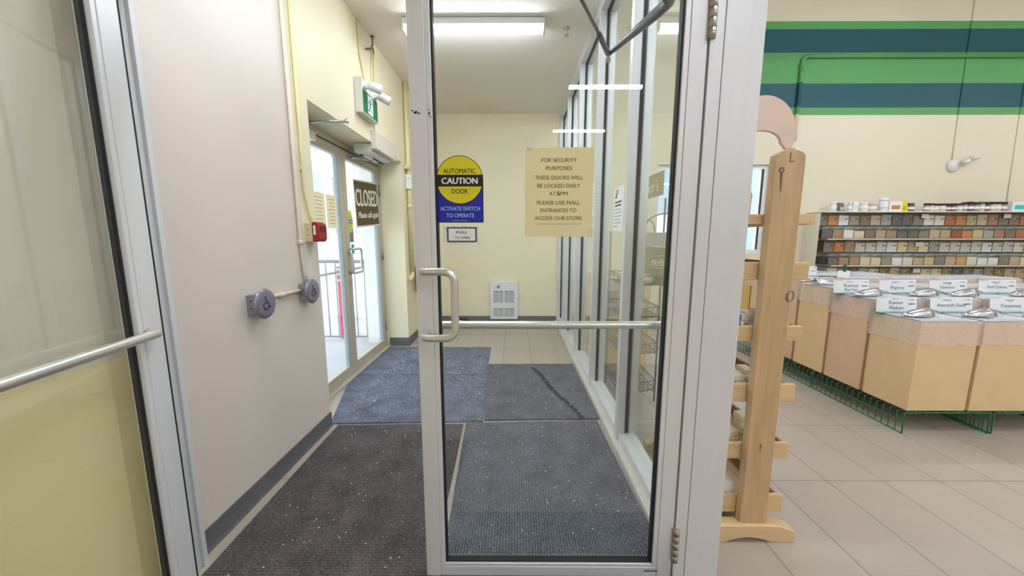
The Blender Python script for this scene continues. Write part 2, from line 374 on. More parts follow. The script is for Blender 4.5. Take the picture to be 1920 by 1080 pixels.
# ---------------------------------------------------------------- inner door frame, post, header
FY0, FY1 = 1.175, 1.25
m = M(ALU); m.box(LW, -1.218, FY0, FY1, 0, CH); m.box(LW + .002, -1.206, FY0 + .05, FY1 - .006, 0, 2.14)
m.box(-1.218, .588, FY0, FY1, 2.14, 2.24)
m.box(-1.218, .588, FY0, FY1, CH - .07, CH)
struct(m.build('trim_1', bevel=.002), 'aluminium frame of the inner doors')
struct(M(GASKET).box(-1.2175, -1.198, FY0 + .001, FY0 + .012, 0, 2.14).build('trim_5'), 'black strip for the shaded gap beside the open inner door')  # black strip drawn in for the shade between leaf and jamb
PT = M(ALU); PT.box(.588, .629, FY0, FY0 + .13, 0, CH); PT.box(.6305, .751, FY0 - .001, FY0 + .13, 0, CH)
PT.box(.600, .746, FY0 + .13, FY0 + .14, 0, CH)
struct(PT.build('trim_2', bevel=.0015), 'wide aluminium post between the inner door and the store')
o = M(PANE).box(-1.218, .588, 1.205, 1.211, 2.24, CH - .07).build('window_3'); struct(o, 'transom pane above the inner doors')

# ---------------------------------------------------------------- inner door leaves
def make_leaf(name, label, hx, hy, s, W, pull, ST=.070):
    """glazed aluminium leaf; hinge at (hx, hy); s = -1 leaf runs towards -x, +1 towards +x; store face towards -y"""
    root = thing(name, label, 'door', (hx, hy, 0), None, 'structure')
    T, ZB, ZT = .045, .012, 2.13
    def X(d): return hx + s * d
    GZ0 = .062
    def side(d0, d1, nm):
        m = M(ALU); m.box(X(d0), X(d1), hy, hy + T, ZB, ZT); return m
    m = side(.003, .003 + ST - .017, 'stile'); m.box(X(.003 + ST - .0165), X(.003 + ST), hy + .0015, hy + T - .0015, ZB + .03, ZT - .06)
    m.build('stile', root, .0015)
    m = side(W - ST + .017, W, 'stile'); m.box(X(W - ST), X(W - ST + .0165), hy + .0015, hy + T - .0015, ZB + .03, ZT - .06); m.build('stile', root, .0015)
    a, b = .003 + ST, W - ST
    m = M(ALU); m.box(X(a - .016), X(b + .016), hy + .001, hy + T - .001, ZB, GZ0 - .012); m.box(X(a), X(b), hy + .003, hy + T - .003, GZ0 - .0115, GZ0); m.build('bottom_rail', root, .0015)
    m = M(ALU); m.box(X(a - .016), X(b + .016), hy, hy + T, ZT - .075, ZT); m.build('top_rail', root, .0015)
    m = M(GASKET); g0, g1 = hy + .010, hy + T - (.010 if pull else .016)
    m.box(X(a), X(a + .006), g0, g1, GZ0, ZT - .075); m.box(X(b - .006), X(b), g0, g1, GZ0, ZT - .075); m.box(X(a), X(b), g0, g1, GZ0, GZ0 + .005); m.build('gasket', root)
    M(PANE).box(X(a + .002), X(b - .002), hy + .0195, hy + .0255, GZ0 + .002, ZT - .076).build('glass_pane', root)
    # push bar on the lobby side
    yb = hy + T + (.045 if pull else .034); zb = .955 if pull else .972; e0 = a - .05 if pull else .062
    m = M(ALU_BR); m.tube(rounded_path([(X(e0), hy + T, zb), (X(e0 + .005), yb, zb), (X(b + .045), yb, zb), (X(b + .05), hy + T, zb)], .03), .0145, n=14)
    pb = m.build('push_bar', root)
    if pull:
        xa, xb = X(W - .032), X(W - .138); yo = hy - .062
        m = M(ALU_BR); m.tube(rounded_path([(xa, hy, 1.163), (xa, yo, 1.163), (xb, yo, 1.163), (xb, yo, .948), (xa, yo, .948), (xa, hy, .948)], .038, 8), .0125, n=16); m.build('pull_handle', root)
        for z0, z1 in ((.085, .218), (1.86, 2.0)):
            m = M(mat('nickel_hinge', (176, 170, 156), .35, .7, .05, 30)); k = (z1 - z0) / 5
            for i in range(5): m.cyl((X(-.004), hy - .008, z0 + i * k + .0006), (X(-.004), hy - .008, z0 + (i + 1) * k - .0006), .0115, None, None, 14)
            m.build('hinge', root)
        # elbow closer on the lobby side
        m = M(DSTEEL); m.box(X(.06), X(.30), hy + T, hy + T + .06, 2.035, 2.095); cb = m.build('closer_body', root, .004)
        m = M(DSTEEL); z = 2.083
        e = (.41, 1.705, z - .018)
        m.tube([(X(.12), 1.275, z + .012), (.545, 1.40, z + .012), (.525, 1.45, z + .006), e], [.015, .020, .020, .009], None, 8); m.build('closer_arm', root)
        m = M(DSTEEL); m.tube([e, (.335, 1.555, z - .012)], .011, None, 10); m.tube([(.335, 1.555, z - .012), (.18, 1.27, z)], .007, None, 10)
        m.cyl((e[0], e[1], e[2] - .028), (e[0], e[1], e[2] + .01), .012, None, STEEL, 12); m.build('closer_rod', root)
        # maker's mark low on the lower rail
        m = M(mat('maroon_ink', (110, 30, 34), .6, 0, .1, 80)); c = .5165
        m.text('W', (.490, hy - .0004, .0365), (1, 0, 0), (0, 0, 1), .009, BLACK, wfit=.015, bold=.03)
        for i in range(9): m.box(.499 + i * .0042, .502 + i * .0042, hy - .0004, hy, .0335, .0385)
        m.build('maker_mark', root)
        # chipped paint on the stile
        m = M(BLACK)
        for (dx, z, w_, h_) in ((0, 1.655, .016, .009), (.010, 1.652, .010, .006), (-.010, 1.660, .008, .005), (.042, 1.652, .006, .012), (.046, 1.642, .004, .006), (.041, 1.664, .005, .004)):
            x = X(W) + .019 + dx; m.poly([(x - w_ / 2, hy - .0006, z), (x, hy - .0006, z - h_ * .6), (x + w_ / 2, hy - .0006, z + h_ * .2), (x + w_ * .1, hy - .0006, z + h_ * .5)])
        m.build('chipped_paint', root)
    else:
        for z0, z1 in ((.085, .218), (1.86, 2.0)):
            m = M(mat('nickel_hinge', (176, 170, 156), .35, .7, .05, 30)); m.cyl((X(-.004), hy - .006, z0), (X(-.004), hy - .006, z1), .0115, None, None, 14); m.build('hinge', root)
    return root
leaf_r = make_leaf('door_1', 'glazed aluminium inner door with pull handle, closed, facing the camera', .586, 1.18, -1, .914, True)
leaf_l = make_leaf('door_2', 'glazed aluminium inner door standing open against the store wall', -1.212, 1.146, 1, .88, False, .088)
leaf_l.rotation_euler.z = R(-79.5)

# ---------------------------------------------------------------- glazed partition between lobby and store
PX0, PX1, GX = .625, .745, .685
root = thing('window_1', 'glazed aluminium partition between the lobby and the store', 'window', (GX, 3.2, 0), None, 'structure')
MY = [2.057, 2.865, 3.675, 4.485]
for y in MY:
    m = M(ALU); m.box(PX0, GX - .006, y, y + .045, .03, CH); m.box(GX + .006, PX1, y, y + .045, .03, CH); m.box(GX - .006, GX + .006, y + .004, y + .041, .03, CH, GASKET); m.build('mullion', root, .0012)
edges = [1.315] + [v for y in MY for v in (y, y + .045)] + [5.235]
m = M(ALU); m.box(PX0, PX1, 5.235, BK, .03, CH); m.build('end_jamb', root, .0012)
m = M(mat('pale_sill_stone', (212, 204, 196), .6, 0, .04, 9)); m.box(PX0 - .025, PX1 + .02, 1.315, BK, 0, .035); m.build('sill', root, .003)
for i in range(0, len(edges), 2):
    a, b = edges[i], edges[i + 1]
    m = M(ALU); m.box(PX0 + .012, PX1 - .012, a, b, .036, .082); m.box(PX0, PX1, a, b, CH - .075, CH); m.build('rail', root, .0012)
    m = M(GASKET); m.box(GX - .012, GX + .012, a, a + .005, .083, CH - .076); m.box(GX - .012, GX + .012, b - .005, b, .083, CH - .076); m.box(GX - .012, GX + .012, a, b, CH - .083, CH - .0755); m.build('gasket', root)
    M(PANE_P).box(GX - .003, GX + .003, a + .001, b - .001, .083, CH - .076).build('glass_pane', root)

# ---------------------------------------------------------------- store window in the back wall
root = thing('window_2', 'daylit store window in the back wall behind the soap rack', 'window', ((WX0 + WX1) / 2, BK, WZ0), None, 'structure')
m = M(ALU); f = .05
m.box(WX0, WX1, BK + .05, BK + .12, WZ0, WZ0 + f).box(WX0, WX1, BK + .05, BK + .12, WZ1 - f, WZ1).box(WX0, WX0 + f, BK + .05, BK + .12, WZ0 + f, WZ1 - f).box(WX1 - f, WX1, BK + .05, BK + .12, WZ0 + f, WZ1 - f).box(2.81, 2.86, BK + .05, BK + .12, WZ0 + f, WZ1 - f)
m.build('window_frame', root, .002)
M(GASKET).box(WX1 - f - .012, WX1 - f, BK + .07, BK + .10, WZ0 + f, WZ1 - f).build('gasket', root)
M(PANE).box(WX0 + f, WX1 - f - .012, BK + .082, BK + .088, WZ0 + f, WZ1 - f).build('glass_pane', root)

# ---------------------------------------------------------------- outer doors in the recess
YM = 3.215
m = M(ALU_EXT); xo = DX
m.box(xo - .06, xo + .02, DY0, DY0 + .05, 0, DZ).box(xo - .06, xo + .02, DY1 - .045, DY1, 0, DZ).box(xo - .06, xo + .02, DY0 + .05, DY1 - .045, 2.035, DZ)
m.box(xo - .06, xo + .06, DY0 + .001, DY1 - .001, 0, .012)
struct(m.build('trim_3', bevel=.002), 'beige frame and threshold of the outer doors')
m = M(GASKET); m.box(xo - .01, xo + .021, DY0 + .05, DY1 - .05, 2.030, 2.036); m.build('trim_4'); struct(bpy.data.objects['trim_4'], 'black weather seal over the outer doors')
def outer_leaf(name, label, y0, y1, hinge_far):
    root = thing(name, label, 'door', (xo, (y0 + y1) / 2, 0), None, 'structure')
    x0, x1 = xo - .03, xo + .015; ZT = 2.03
    st0, st1 = (.068, .058)
    for a, b in ((y0, y0 + st0), (y1 - st0, y1)): M(ALU_EXT).box(x0, x1, a, b, .014, ZT).build('stile', root, .002)
    M(ALU_EXT).box(x0, x1, y0 + st0, y1 - st0, .014, .105).build('bottom_rail', root, .002)
    M(ALU_EXT).box(x0, x1, y0 + st0, y1 - st0, ZT - .075, ZT).build('top_rail', root, .002)
    m = M(mat('grey_blue_gasket', (150, 166, 176), .4, 0, .03, 20))
    for a, b in ((y0 + st0, y0 + st0 + .008), (y1 - st0 - .008, y1 - st0)): m.box(x0 + .012, x1 - .004, a, b, .105, ZT - .075)
    m.build('gasket', root)
    M(PANE).box(xo - .0105, xo - .0045, y0 + st0 + .008, y1 - st0 - .008, .105, ZT - .075).build('glass_pane', root)
    return root
d1 = outer_leaf('door_3', 'outer glass door with cream notices taped to its pane', DY0 + .053, YM - .003, False)
d2 = outer_leaf('door_4', 'outer glass door behind the closed sign', YM + .003, DY1 - .048, True)
xh = xo + .07
m = M(ALU_BR); ya, yb = YM + .035, YM + .17
m.tube(rounded_path([(xo + .015, ya, 1.165), (xh, ya, 1.165), (xh, yb, 1.165), (xh, yb, .95), (xh, ya, .95), (xo + .015, ya, .95)], .03, 6), .0115, n=12); m.build('pull_handle', d2)
m = M(ALU_BR); m.tube(rounded_path([(xo + .015, ya - .012, 1.13), (xh - .02, ya - .02, 1.13), (xh - .02, ya - .02, .96), (xo + .015, ya - .012, .96)], .02, 6), .011, n=12); m.build('inner_grip', d2)
m = M(STEEL); m.cyl((xo + .014, YM + .03, .86), (xo + .022, YM + .03, .86), .014, None, None, 14); m.build('lock_cylinder', d2)
for z in (.20, 1.02, 1.72):
    m = M(mat('nickel_hinge', (176, 170, 156), .35, .7, .05, 30)); m.cyl((xo + .024, DY1 - .049, z), (xo + .024, DY1 - .049, z + .12), .010, None, None, 10); m.build('hinge', d2)
# surface closers
m = M(OFFW); m.box(xo + .015, xo + .075, 2.40, 2.72, 1.962, 2.02); m.build('closer_body', d1, .004)
m = M(STEEL); m.tube([(xo + .05, 2.55, 2.03), (-1.33, 2.585, 2.058), (-1.158, 2.60, 2.06)], .008, None, 8); m.tube([(-1.158, 2.60, 2.06), (-1.36, 2.62, 2.07), (xo + .04, 2.66, 2.075)], .006, None, 8)
m.cyl((-1.158, 2.60, 2.045), (-1.158, 2.60, 2.075), .012, None, None, 10); m.build('closer_arm', d1)
m = M(STEEL); m.tube([(-1.36, 3.55, 1.985), (-1.42, 3.40, 1.985), (xo + .02, 3.36, 1.985)], .009, None, 8); m.tube([(-1.36, 3.55, 1.985), (-1.40, 3.46, 1.995), (xo + .02, 3.36, 1.995)], .007, None, 8)
m.box(xo + .015, xo + .035, 3.32, 3.40, 1.97, 2.005); m.build('operator_arm', d2)

# ---------------------------------------------------------------- outside
struct(M(CONC).box(-9, LW - .3, -6, 30, -.12, -.02).build('ground_outside'), 'grey concrete landing and lot outside')
m = M(SNOW); rr = random.Random(3)
for i in range(26):
    x = -1.9 - i * .28
    m.lathe([(.05, .30 + rr.random() * .12), (.38, .24), (.62, .06), (.7, -.02)], (x, 6.2 + rr.random() * .5, 0), n=12)
tag(m.build('snow_bank'), 'ploughed snow bank beyond the outdoor railing', 'snow', None, 'stuff')
root = thing('guard_railing', 'grey steel guard railing on the landing outside the doors', 'railing', (-2.4, 4.42, 0))
GRY = mat('galvanised_rail', (160, 166, 172), .5, .4, .04, 20)
M(GRY).tube([(-4.2, 4.42, .975), (-1.75, 4.42, .975)], .022, None, 10).build('top_rail', root)
M(GRY).tube([(-4.2, 4.42, .02), (-1.75, 4.42, .02)], .012, None, 8).build('bottom_rail', root)
M(GRY).tube([(-4.2, 4.37, .45), (-1.75, 4.37, .93)], .016, None, 10).build('hand_rail', root)
x = -1.87
while x > -4.2:
    M(GRY).box(x - .006, x + .006, 4.412, 4.428, .02, .975).build('picket', root); x -= .118
root = thing('marker_post', 'red and white striped marker board behind the outdoor railing', 'post', (-2.2, 4.5, 0))
m = M(mat('faded_red_reflector', (232, 96, 128), .6, 0, .05, 9), WHITE); m.box(-2.245, -2.155, 4.49, 4.515, -.02, .905)
m.build('board', root, .002)
for z in (.86, .80, .72): M(WHITE).box(-2.246, -2.154, 4.4885, 4.5165, z, z + .022).build('white_band', root)
m = M(mat('pale_render', (200, 198, 202), .9, 0, .03, 3)); m.box(-26, -16, 22, 46, 0, 15)
bl = thing('apartment_building', 'pale apartment building across the lot', 'building', (-21, 34, 0)); m.build('wall', bl)
for i in range(5):
    for j in range(4):
        M(mat('far_window_glass', (150, 162, 180), .3, 0, .05, 2)).box(-15.99, -15.9, 24 + i * 4.2, 26 + i * 4.2, 1.6 + j * 3.3, 3.2 + j * 3.3).build('window', bl)
m = M(mat('white_stucco', (232, 232, 234), .9, 0, .02, 5)); m.box(-3.2, LW - .3, 1.2, 5.2, 2.5, 2.62); struct(m.build('canopy_slab_outside'), 'white canopy over the outer doors')
m = M(mat('white_stucco', (232, 232, 234), .9, 0, .02, 5)); m.box(-1.80, LW - .3, 4.28, 4.62, -.02, 2.5); struct(m.build('pillar_outside'), 'white pier beside the outer doors')

m = M(mat('blue_grey_siding', (158, 168, 186), .9, 0, .05, 2)); m.box(1, 16, 15, 22, 0, 5); m.box(3, 7, 14.9, 15, .8, 2.2, SNOW)
tag(m.build('neighbour_building', at=(8, 18, 0)), 'blue grey building seen through the store window', 'building')
struct(M(SNOW).box(LW - .3, 24, 5.6, 40, -.12, -.03).build('ground_outside'), 'snowy ground behind the store')

# ================================================================ LOBBY THINGS
# floor mats
def floor_mat_thing(label, pts, z, m_, border=.012):
    m = M(m_); n = len(pts)
    m.prism([(x, y, .0005) for x, y in pts], (0, 0, z))
    o = m.build('floor_mat', at=(sum(p[0] for p in pts) / n, sum(p[1] for p in pts) / n, 0), bevel=.003)
    return tag(o, label, 'mat', 'entrance mats in the lobby')
floor_mat_thing('brown black ribbed mat running from the inner doorway along the beige wall', [(-1.165, .3), (-.285, .3), (-.350, 2.295), (-1.20, 2.275)], .009, MAT_BROWN)
floor_mat_thing('charcoal mat beside the glazed partition, seen through the closed inner door', [(-.268, .9), (.610, .9), (.572, 2.345), (-.335, 2.305)], .010, MAT_GREY)
floor_mat_thing('blue black mat at the outer doors, the half closer to the wall buttons', [(-1.262, 2.298), (-.22, 2.330), (-.262, 3.165), (-1.452, 3.17), (-1.452, 2.95)], .010, MAT_BLUE)
floor_mat_thing('blue black mat under the closed sign, end of the mats at the outer doors', [(-1.452, 3.185), (-.262, 3.18), (-.273, 4.02), (-1.452, 4.03)], .009, MAT_BLUE)
floor_mat_thing('charcoal blue mat with a dark dragged stain by the far partition panes', [(-.212, 2.345), (.595, 2.37), (.585, 3.47), (-.300, 3.46)], .011, MAT_GREY)
m = M(mat('wet_drag_stain', (34, 38, 52), .8, 0, .2, 40)); rr = random.Random(5)
L_ = [(.17 + .40 * t * .75 + .012 * math.sin(9 * t), 3.36 - 1.0 * t) for t in [i / 14 for i in range(15)]]
for i in range(14):
    (x0, y0), (x1, y1) = L_[i], L_[i + 1]; a = .017 + rr.random() * .008; b = .017 + rr.random() * .008
    m.poly([(x0 - a, y0, .0122), (x0 + a, y0, .0122), (x1 + b, y1, .0122), (x1 - b, y1, .0122)])
tag(m.build('drag_stain'), 'dark wet drag mark across the charcoal blue mat', 'stain', None, 'stuff')
m = M(SALTM); rr = random.Random(11)
for i in range(3000):
    if i < 1500: x, y = rr.uniform(-1.25, -.25), rr.gauss(3.1, .42)
    else: x, y = rr.uniform(-1.15, .58), rr.uniform(1.0, 4.0)
    if not (.9 < y < 4.0) or (y < 2.28 and x < -1.12) or (y > 3.45 and x > -.3): continue
    s_ = rr.choice((.0014, .0018, .002, .0022, .003, .0048)) * (1.0 if y > 2 else .85); a = rr.random() * 6
    zz = .0125
    pts = [(x + s_ * math.cos(a + k * 2.09), y + s_ * math.sin(a + k * 2.09), zz) for k in range(3)] + [(x, y, zz + s_)]
    m.add(pts, [(0, 1, 2), (0, 1, 3), (1, 2, 3), (2, 0, 3)])
tag(m.build('road_salt_dirt'), 'white road salt grains scattered over the entrance mats', 'salt', None, 'stuff')

# push plate switches
def wheelchair(m, c, u, v, s_, mt):
    """the access symbol as strokes in the plane (u, v)"""
    c = Vector(c); u = Vector(u); v = Vector(v)
    def P(x, y): return c + u * (x * s_) + v * (y * s_)
    def stroke(pts, wd):
        for i in range(len(pts) - 1):
            a = Vector((pts[i][0], pts[i][1])); b = Vector((pts[i + 1][0], pts[i + 1][1])); d = (b - a).normalized(); n_ = Vector((-d.y, d.x)) * wd / 2; a = a - d * wd * .3; b = b + d * wd * .3
            m.poly([tuple(P(*(a + n_))), tuple(P(*(b + n_))), tuple(P(*(b - n_))), tuple(P(*(a - n_)))], mt)
    m.poly([tuple(P(-.15 + .13 * math.cos(t * math.pi / 8), .88 + .13 * math.sin(t * math.pi / 8))) for t in range(16)], mt)
    stroke([(-.13, .72), (-.08, .05), (.38, .05), (.58, -.55), (.74, -.48)], .15); stroke([(-.10, .38), (.32, .38)], .12)
    w_ = [(-.10 + .50 * math.cos(a), -.28 + .50 * math.sin(a)) for a in [R(120 + 250 * i / 20) for i in range(21)]]
    stroke(w_, .12)
PUR = mat('brushed_purple_steel', (150, 146, 168), .3, .6, .04, 30); NAVY = mat('navy_symbol', (30, 32, 110), .5, 0, .05, 30)
BOXG = mat('grey_electrical_box', (150, 152, 156), .5, .3, .05, 20)
def push_plate(label, y):
    t = thing('push_plate_switch', label, 'switch', (LW, y, .955), 'round accessible door switches')
    m = M(BOXG); m.box(LW, LW + .045, y - .048, y + .048, .907, 1.003); m.cyl((LW + .02, y - .0481, .975), (LW + .02, y - .0485, .975), .004, None, BLACK, 8); m.cyl((LW + .02, y - .0481, .940), (LW + .02, y - .0485, .940), .004, None, BLACK, 8); m.build('switch_box', t, .002)
    m = M(PUR); m.lathe([(.0, .0), (.068, 0), (.072, .003), (.073, .007), (.069, .012), (.055, .0145), (0, .0155)], (LW + .046, y, .955), 'x', None, 40); pl = m.build('push_plate', t)
    m = M(NAVY); wheelchair(m, (LW + .0620, y, .955), (0, 1, 0), (0, 0, 1), .036, NAVY); sy = m.build('wheelchair_symbol', pl, at=world_loc(pl))
    return t
push_plate('round accessible door switch on the beige wall beside the open inner door', 1.685)
push_plate('round accessible door switch under the red fire alarm pull station', 2.092)
# conduits
m = M(PIPE_B); m.tube([(LW + .012, 1.735, .972), (LW + .012, 2.045, .966)], .010, None, 10); m.cyl((LW + .012, 1.86, .968), (LW + .012, 1.90, .967), .013, None, None, 10)
m.box(LW, LW + .006, 1.865, 1.885, .945, .985)
tag(m.build('electrical_conduit', bevel=0), 'short horizontal beige conduit joining the two round door switches', 'conduit')
m = M(PIPE_B); m.tube(rounded_path([(LW + .012, 2.083, CH), (LW + .012, 2.083, 1.23), (LW + .012, 2.092, 1.12), (LW + .018, 2.10, 1.003)], .05), .011, None, 10)
m.tube([(LW + .012, 2.083, 1.255), (LW + .012, 2.083, 1.225)], .014, None, 10)
tag(m.build('electrical_conduit'), 'tall beige conduit running down the wall to the farther round switch', 'conduit')
m = M(PIPE_Y); m.tube(rounded_path([(LW + .010, 2.165, CH), (LW + .010, 2.165, 1.55), (LW + .014, 2.185, 1.45), (LW + .022, 2.195, 1.353)], .06), .009, None, 10)
m.box(LW, LW + .012, 2.150, 2.180, 1.66, 1.68)
tag(m.build('electrical_conduit'), 'tall yellow conduit running down to the red fire alarm pull station', 'conduit')
# pull station
t = thing('fire_alarm_pull_station', 'red fire alarm pull station on a beige box by the outer doors', 'fire alarm', (LW, 2.195, 1.30))
m = M(mat('beige_enamel_box', (216, 200, 164), .5, 0, .02, 20)); m.box(LW, LW + .046, 2.150, 2.240, 1.245, 1.353)
for z in (1.315, 1.283): m.cyl((LW + .02, 2.1499, z), (LW + .02, 2.1495, z), .0035, None, BLACK, 8)
m.build('back_box', t, .003)
m = M(RED); pr = [(.0, 1.243), (.0, 1.357), (.018, 1.362), (.034, 1.350), (.040, 1.335), (.040, 1.262), (.028, 1.243)]
m.prism([(LW + .047 + a, 2.148, z) for a, z in pr], (0, .094, 0)); m.build('cover', t, .004)
m = M(mat('dark_red_recess', (92, 12, 20), .5, 0, .05, 20)); m.box(LW + .0865, LW + .089, 2.165, 2.225, 1.300, 1.338); m.build('pull_slot', t)
m = M(WHITE); m.box(LW + .055, LW + .068, 2.1472, 2.148, 1.285, 1.340); m.build('side_label', t)
# exit sign with emergency heads
EY0, EY1, EZ0, EZ1 = 2.97, 3.285, 2.245, 2.505; EX = LW + .06
t = thing('exit_sign', 'green running man exit sign with two emergency lamp heads above the outer doors', 'sign', (LW, 3.13, 2.245))
m = M(OFFW); m.box(LW, EX, EY0, EY1, EZ0, EZ1); m.build('housing', t, .003)
m = M(GREEN); m.box(EX, EX + .002, EY0 + .008, EY1 - .008, EZ0 + .010, EZ0 + .175)
cy, cz = (EY0 + EY1) / 2 - .005, EZ0 + .092; xx = EX + .0026
def Q(a, b): return (xx, cy + a, cz + b)
m.box(EX + .002, EX + .0023, cy - .052, cy + .052, cz - .072, cz + .072, WHITE)
def st(pts, wd):
    for (a, b), (c_, d_) in zip(pts[:-1], pts[1:]):
        dv = Vector((c_ - a, d_ - b)).normalized(); n_ = Vector((-dv.y, dv.x)) * wd / 2
        m.poly([Q(a + n_.x, b + n_.y), Q(c_ + n_.x, d_ + n_.y), Q(c_ - n_.x, d_ - n_.y), Q(a - n_.x, b - n_.y)], GREEN)
m.poly([Q(.016 + .012 * math.cos(k * math.pi / 6), .052 + .012 * math.sin(k * math.pi / 6)) for k in range(12)], GREEN)
st([(.006, .036), (-.008, -.008)], .022); st([(.008, .034), (.034, .020), (.042, .030)], .009); st([(.0, .034), (-.026, .026), (-.030, .006)], .009)
st([(-.006, -.006), (.020, -.022), (.014, -.056)], .012); st([(-.010, -.006), (-.018, -.034), (-.044, -.050)], .012)
m.build('sign_face', t)
m = M(mat('clear_prongs', (190, 210, 206), .3, 0, .03, 20))
for k in range(3): m.cyl((EX - .02, EY0 + .06 + k * .09, EZ0 - .004), (EX - .02, EY0 + .06 + k * .09, EZ0), .008, None, None, 10)
m.build('knockout', t)
LENS = mat('lamp_lens', (206, 208, 212), .15, .5, .05, 40)
for y, d in ((EY0 + .055, Vector((.75, .62, -.10))), (EY1 - .05, Vector((.78, .35, -.35)))):
    d.normalize(); p0 = Vector((EX + .045, y, EZ1 - .05)); p1 = p0 + d * .085
    m = M(WHITE); m.cyl((EX, y, EZ1 - .06), (EX + .03, y, EZ1 - .055), .016, None, None, 12); m.tube([p0 - d * .018, p0, p1], [.018, .033, .036], None, 18)
    h = m.build('lamp_head', t); m = M(LENS); m.tube([p1 + d * .0005, p1 + d * .004], [.031, .027], None, 18); m.build('lens', h)
# wires over the exit sign, ceiling hook
def wire_thing(label, path, r=.007, mm=PIPE_Y): return tag(M(mm).tube(rounded_path(path, .04), r, None, 8).build('electrical_conduit'), label, 'conduit')
wire_thing('yellow conduit from the ceiling to the exit sign, farther from the ceiling hook', [(LW + .008, 3.09, CH), (LW + .008, 3.09, 2.72), (LW + .012, 3.16, 2.56), (LW + .02, 3.17, 2.505)])
wire_thing('yellow conduit from the ceiling hook down behind the exit sign to the operator box', [(LW + .008, 3.40, CH - .06), (LW + .008, 3.37, 2.5), (LW + .008, 3.33, 2.3), (LW + .008, 3.335, 2.16)])
wire_thing('yellow conduit just beside the ceiling hook running down to the exit sign', [(LW + .008, 3.36, CH - .07), (LW + .008, 3.32, 2.62), (LW + .012, 3.275, 2.50)])
t = thing('ceiling_hook', 'rusty metal bracket hook where the ceiling meets the yellow wall', 'hook', (LW + .03, 3.33, CH))
m = M(mat('rusty_steel', (122, 104, 84), .6, .4, .12, 40)); m.tube(rounded_path([(LW + .03, 3.33, CH), (LW + .03, 3.33, CH - .10), (LW + .008, 3.23, CH - .15)], .06), .007, None, 8); m.cyl((LW + .03, 3.33, CH - .008), (LW + .03, 3.33, CH), .016, None, None, 10)
m.tube(rounded_path([(LW + .02, 3.33, CH - .10), (LW + .012, 3.39, CH - .075), (LW + .012, 3.40, CH - .12)], .03), .005, None, 8); m.build('hook', t)
# door operator
t = thing('door_operator', 'white automatic door operator box above the outer doors', 'door operator', (LW, 3.50, 2.03))
m = M(mat('operator_enamel', (222, 214, 204), .45, 0, .02, 10)); m.box(LW + .0015, LW + .05, 3.25, 3.80, 2.035, 2.185); m.build('cover', t, .003)
m = M(OFFW); m.box(DX + .10, LW - .005, 3.28, 3.76, 2.015, 2.088); m.build('drive_unit', t, .004)
m = M(BLACK); m.cyl((-1.40, 3.40, 2.0145), (-1.40, 3.40, 2.008), .016, None, None, 12); m.box(-1.36, -1.34, 3.55, 3.80, 2.010, 2.0148); m.build('sensor', t)
# sprinkler riser in the corner
PX_, PY_ = LW + .030, 4.25
t = thing('sprinkler_riser', 'yellow painted vertical sprinkler pipe in the lobby corner', 'pipe', (PX_, PY_, .8))
m = M(PIPE_Y); m.tube([(PX_, PY_, .86), (PX_, PY_, CH)], .024, None, 16); m.cyl((PX_, PY_, 1.60), (PX_, PY_, 1.65), .028, None, None, 16); m.build('pipe', t)
m = M(PIPE_Y); m.cyl((PX_, PY_, 2.02), (PX_, PY_, 2.10), .029, None, None, 14); m.lathe([(.012, 0), (.030, -.02), (.034, -.035), (.020, -.05)], (PX_, PY_ - .022, 2.06), 'y', None, 14)
for k in range(8): m.cyl((PX_ + .027 * math.cos(k * .785), PY_ - .055, 2.06 + .027 * math.sin(k * .785)), (PX_ + .027 * math.cos(k * .785), PY_ - .078, 2.06 + .027 * math.sin(k * .785)), .005, None, None, 8)
m.build('valve', t)
m = M(PIPE_Y); m.tube(rounded_path([(PX_, PY_, .87), (PX_, PY_, .81), (PX_ + .002, PY_ - .09, .80)], .03), .024, None, 12); m.lathe([(.034, 0), (.034, -.012), (.018, -.016)], (PX_ + .002, PY_ - .09, .80), 'y', None, 16); m.build('elbow', t)
m = M(PAPER); m.box(PX_ - .024, PX_ + .044, PY_ - .040, PY_ - .0385, 1.82, 1.98); m.box(PX_ - .014, PX_ + .034, PY_ - .0403, PY_ - .0400, 1.93, 1.934, GREYINK); m.build('inspection_tag', t)
t = thing('fire_extinguisher', 'red fire extinguisher hanging in the lobby corner beside the riser', 'fire extinguisher', (LW + .075, 4.41, .60))
FX, FY_ = LW + .075, 4.41
m = M(RED); m.lathe([(.0, 0), (.05, 0), (.056, .012), (.056, .30), (.044, .34), (.018, .365)], (FX, FY_, .60), 'z', None, 20); m.build('cylinder_body', t)
m = M(BLACK); m.lathe([(.018, .365), (.020, .39), (.0, .40)], (FX, FY_, .60), 'z', None, 12); m.box(FX - .01, FX + .01, FY_ - .08, FY_ + .04, .995, 1.01); m.tube(rounded_path([(FX, FY_ - .04, .985), (FX, FY_ - .075, .95), (FX + .008, FY_ - .065, .70)], .04), .009, None, 8); m.build('valve', t)
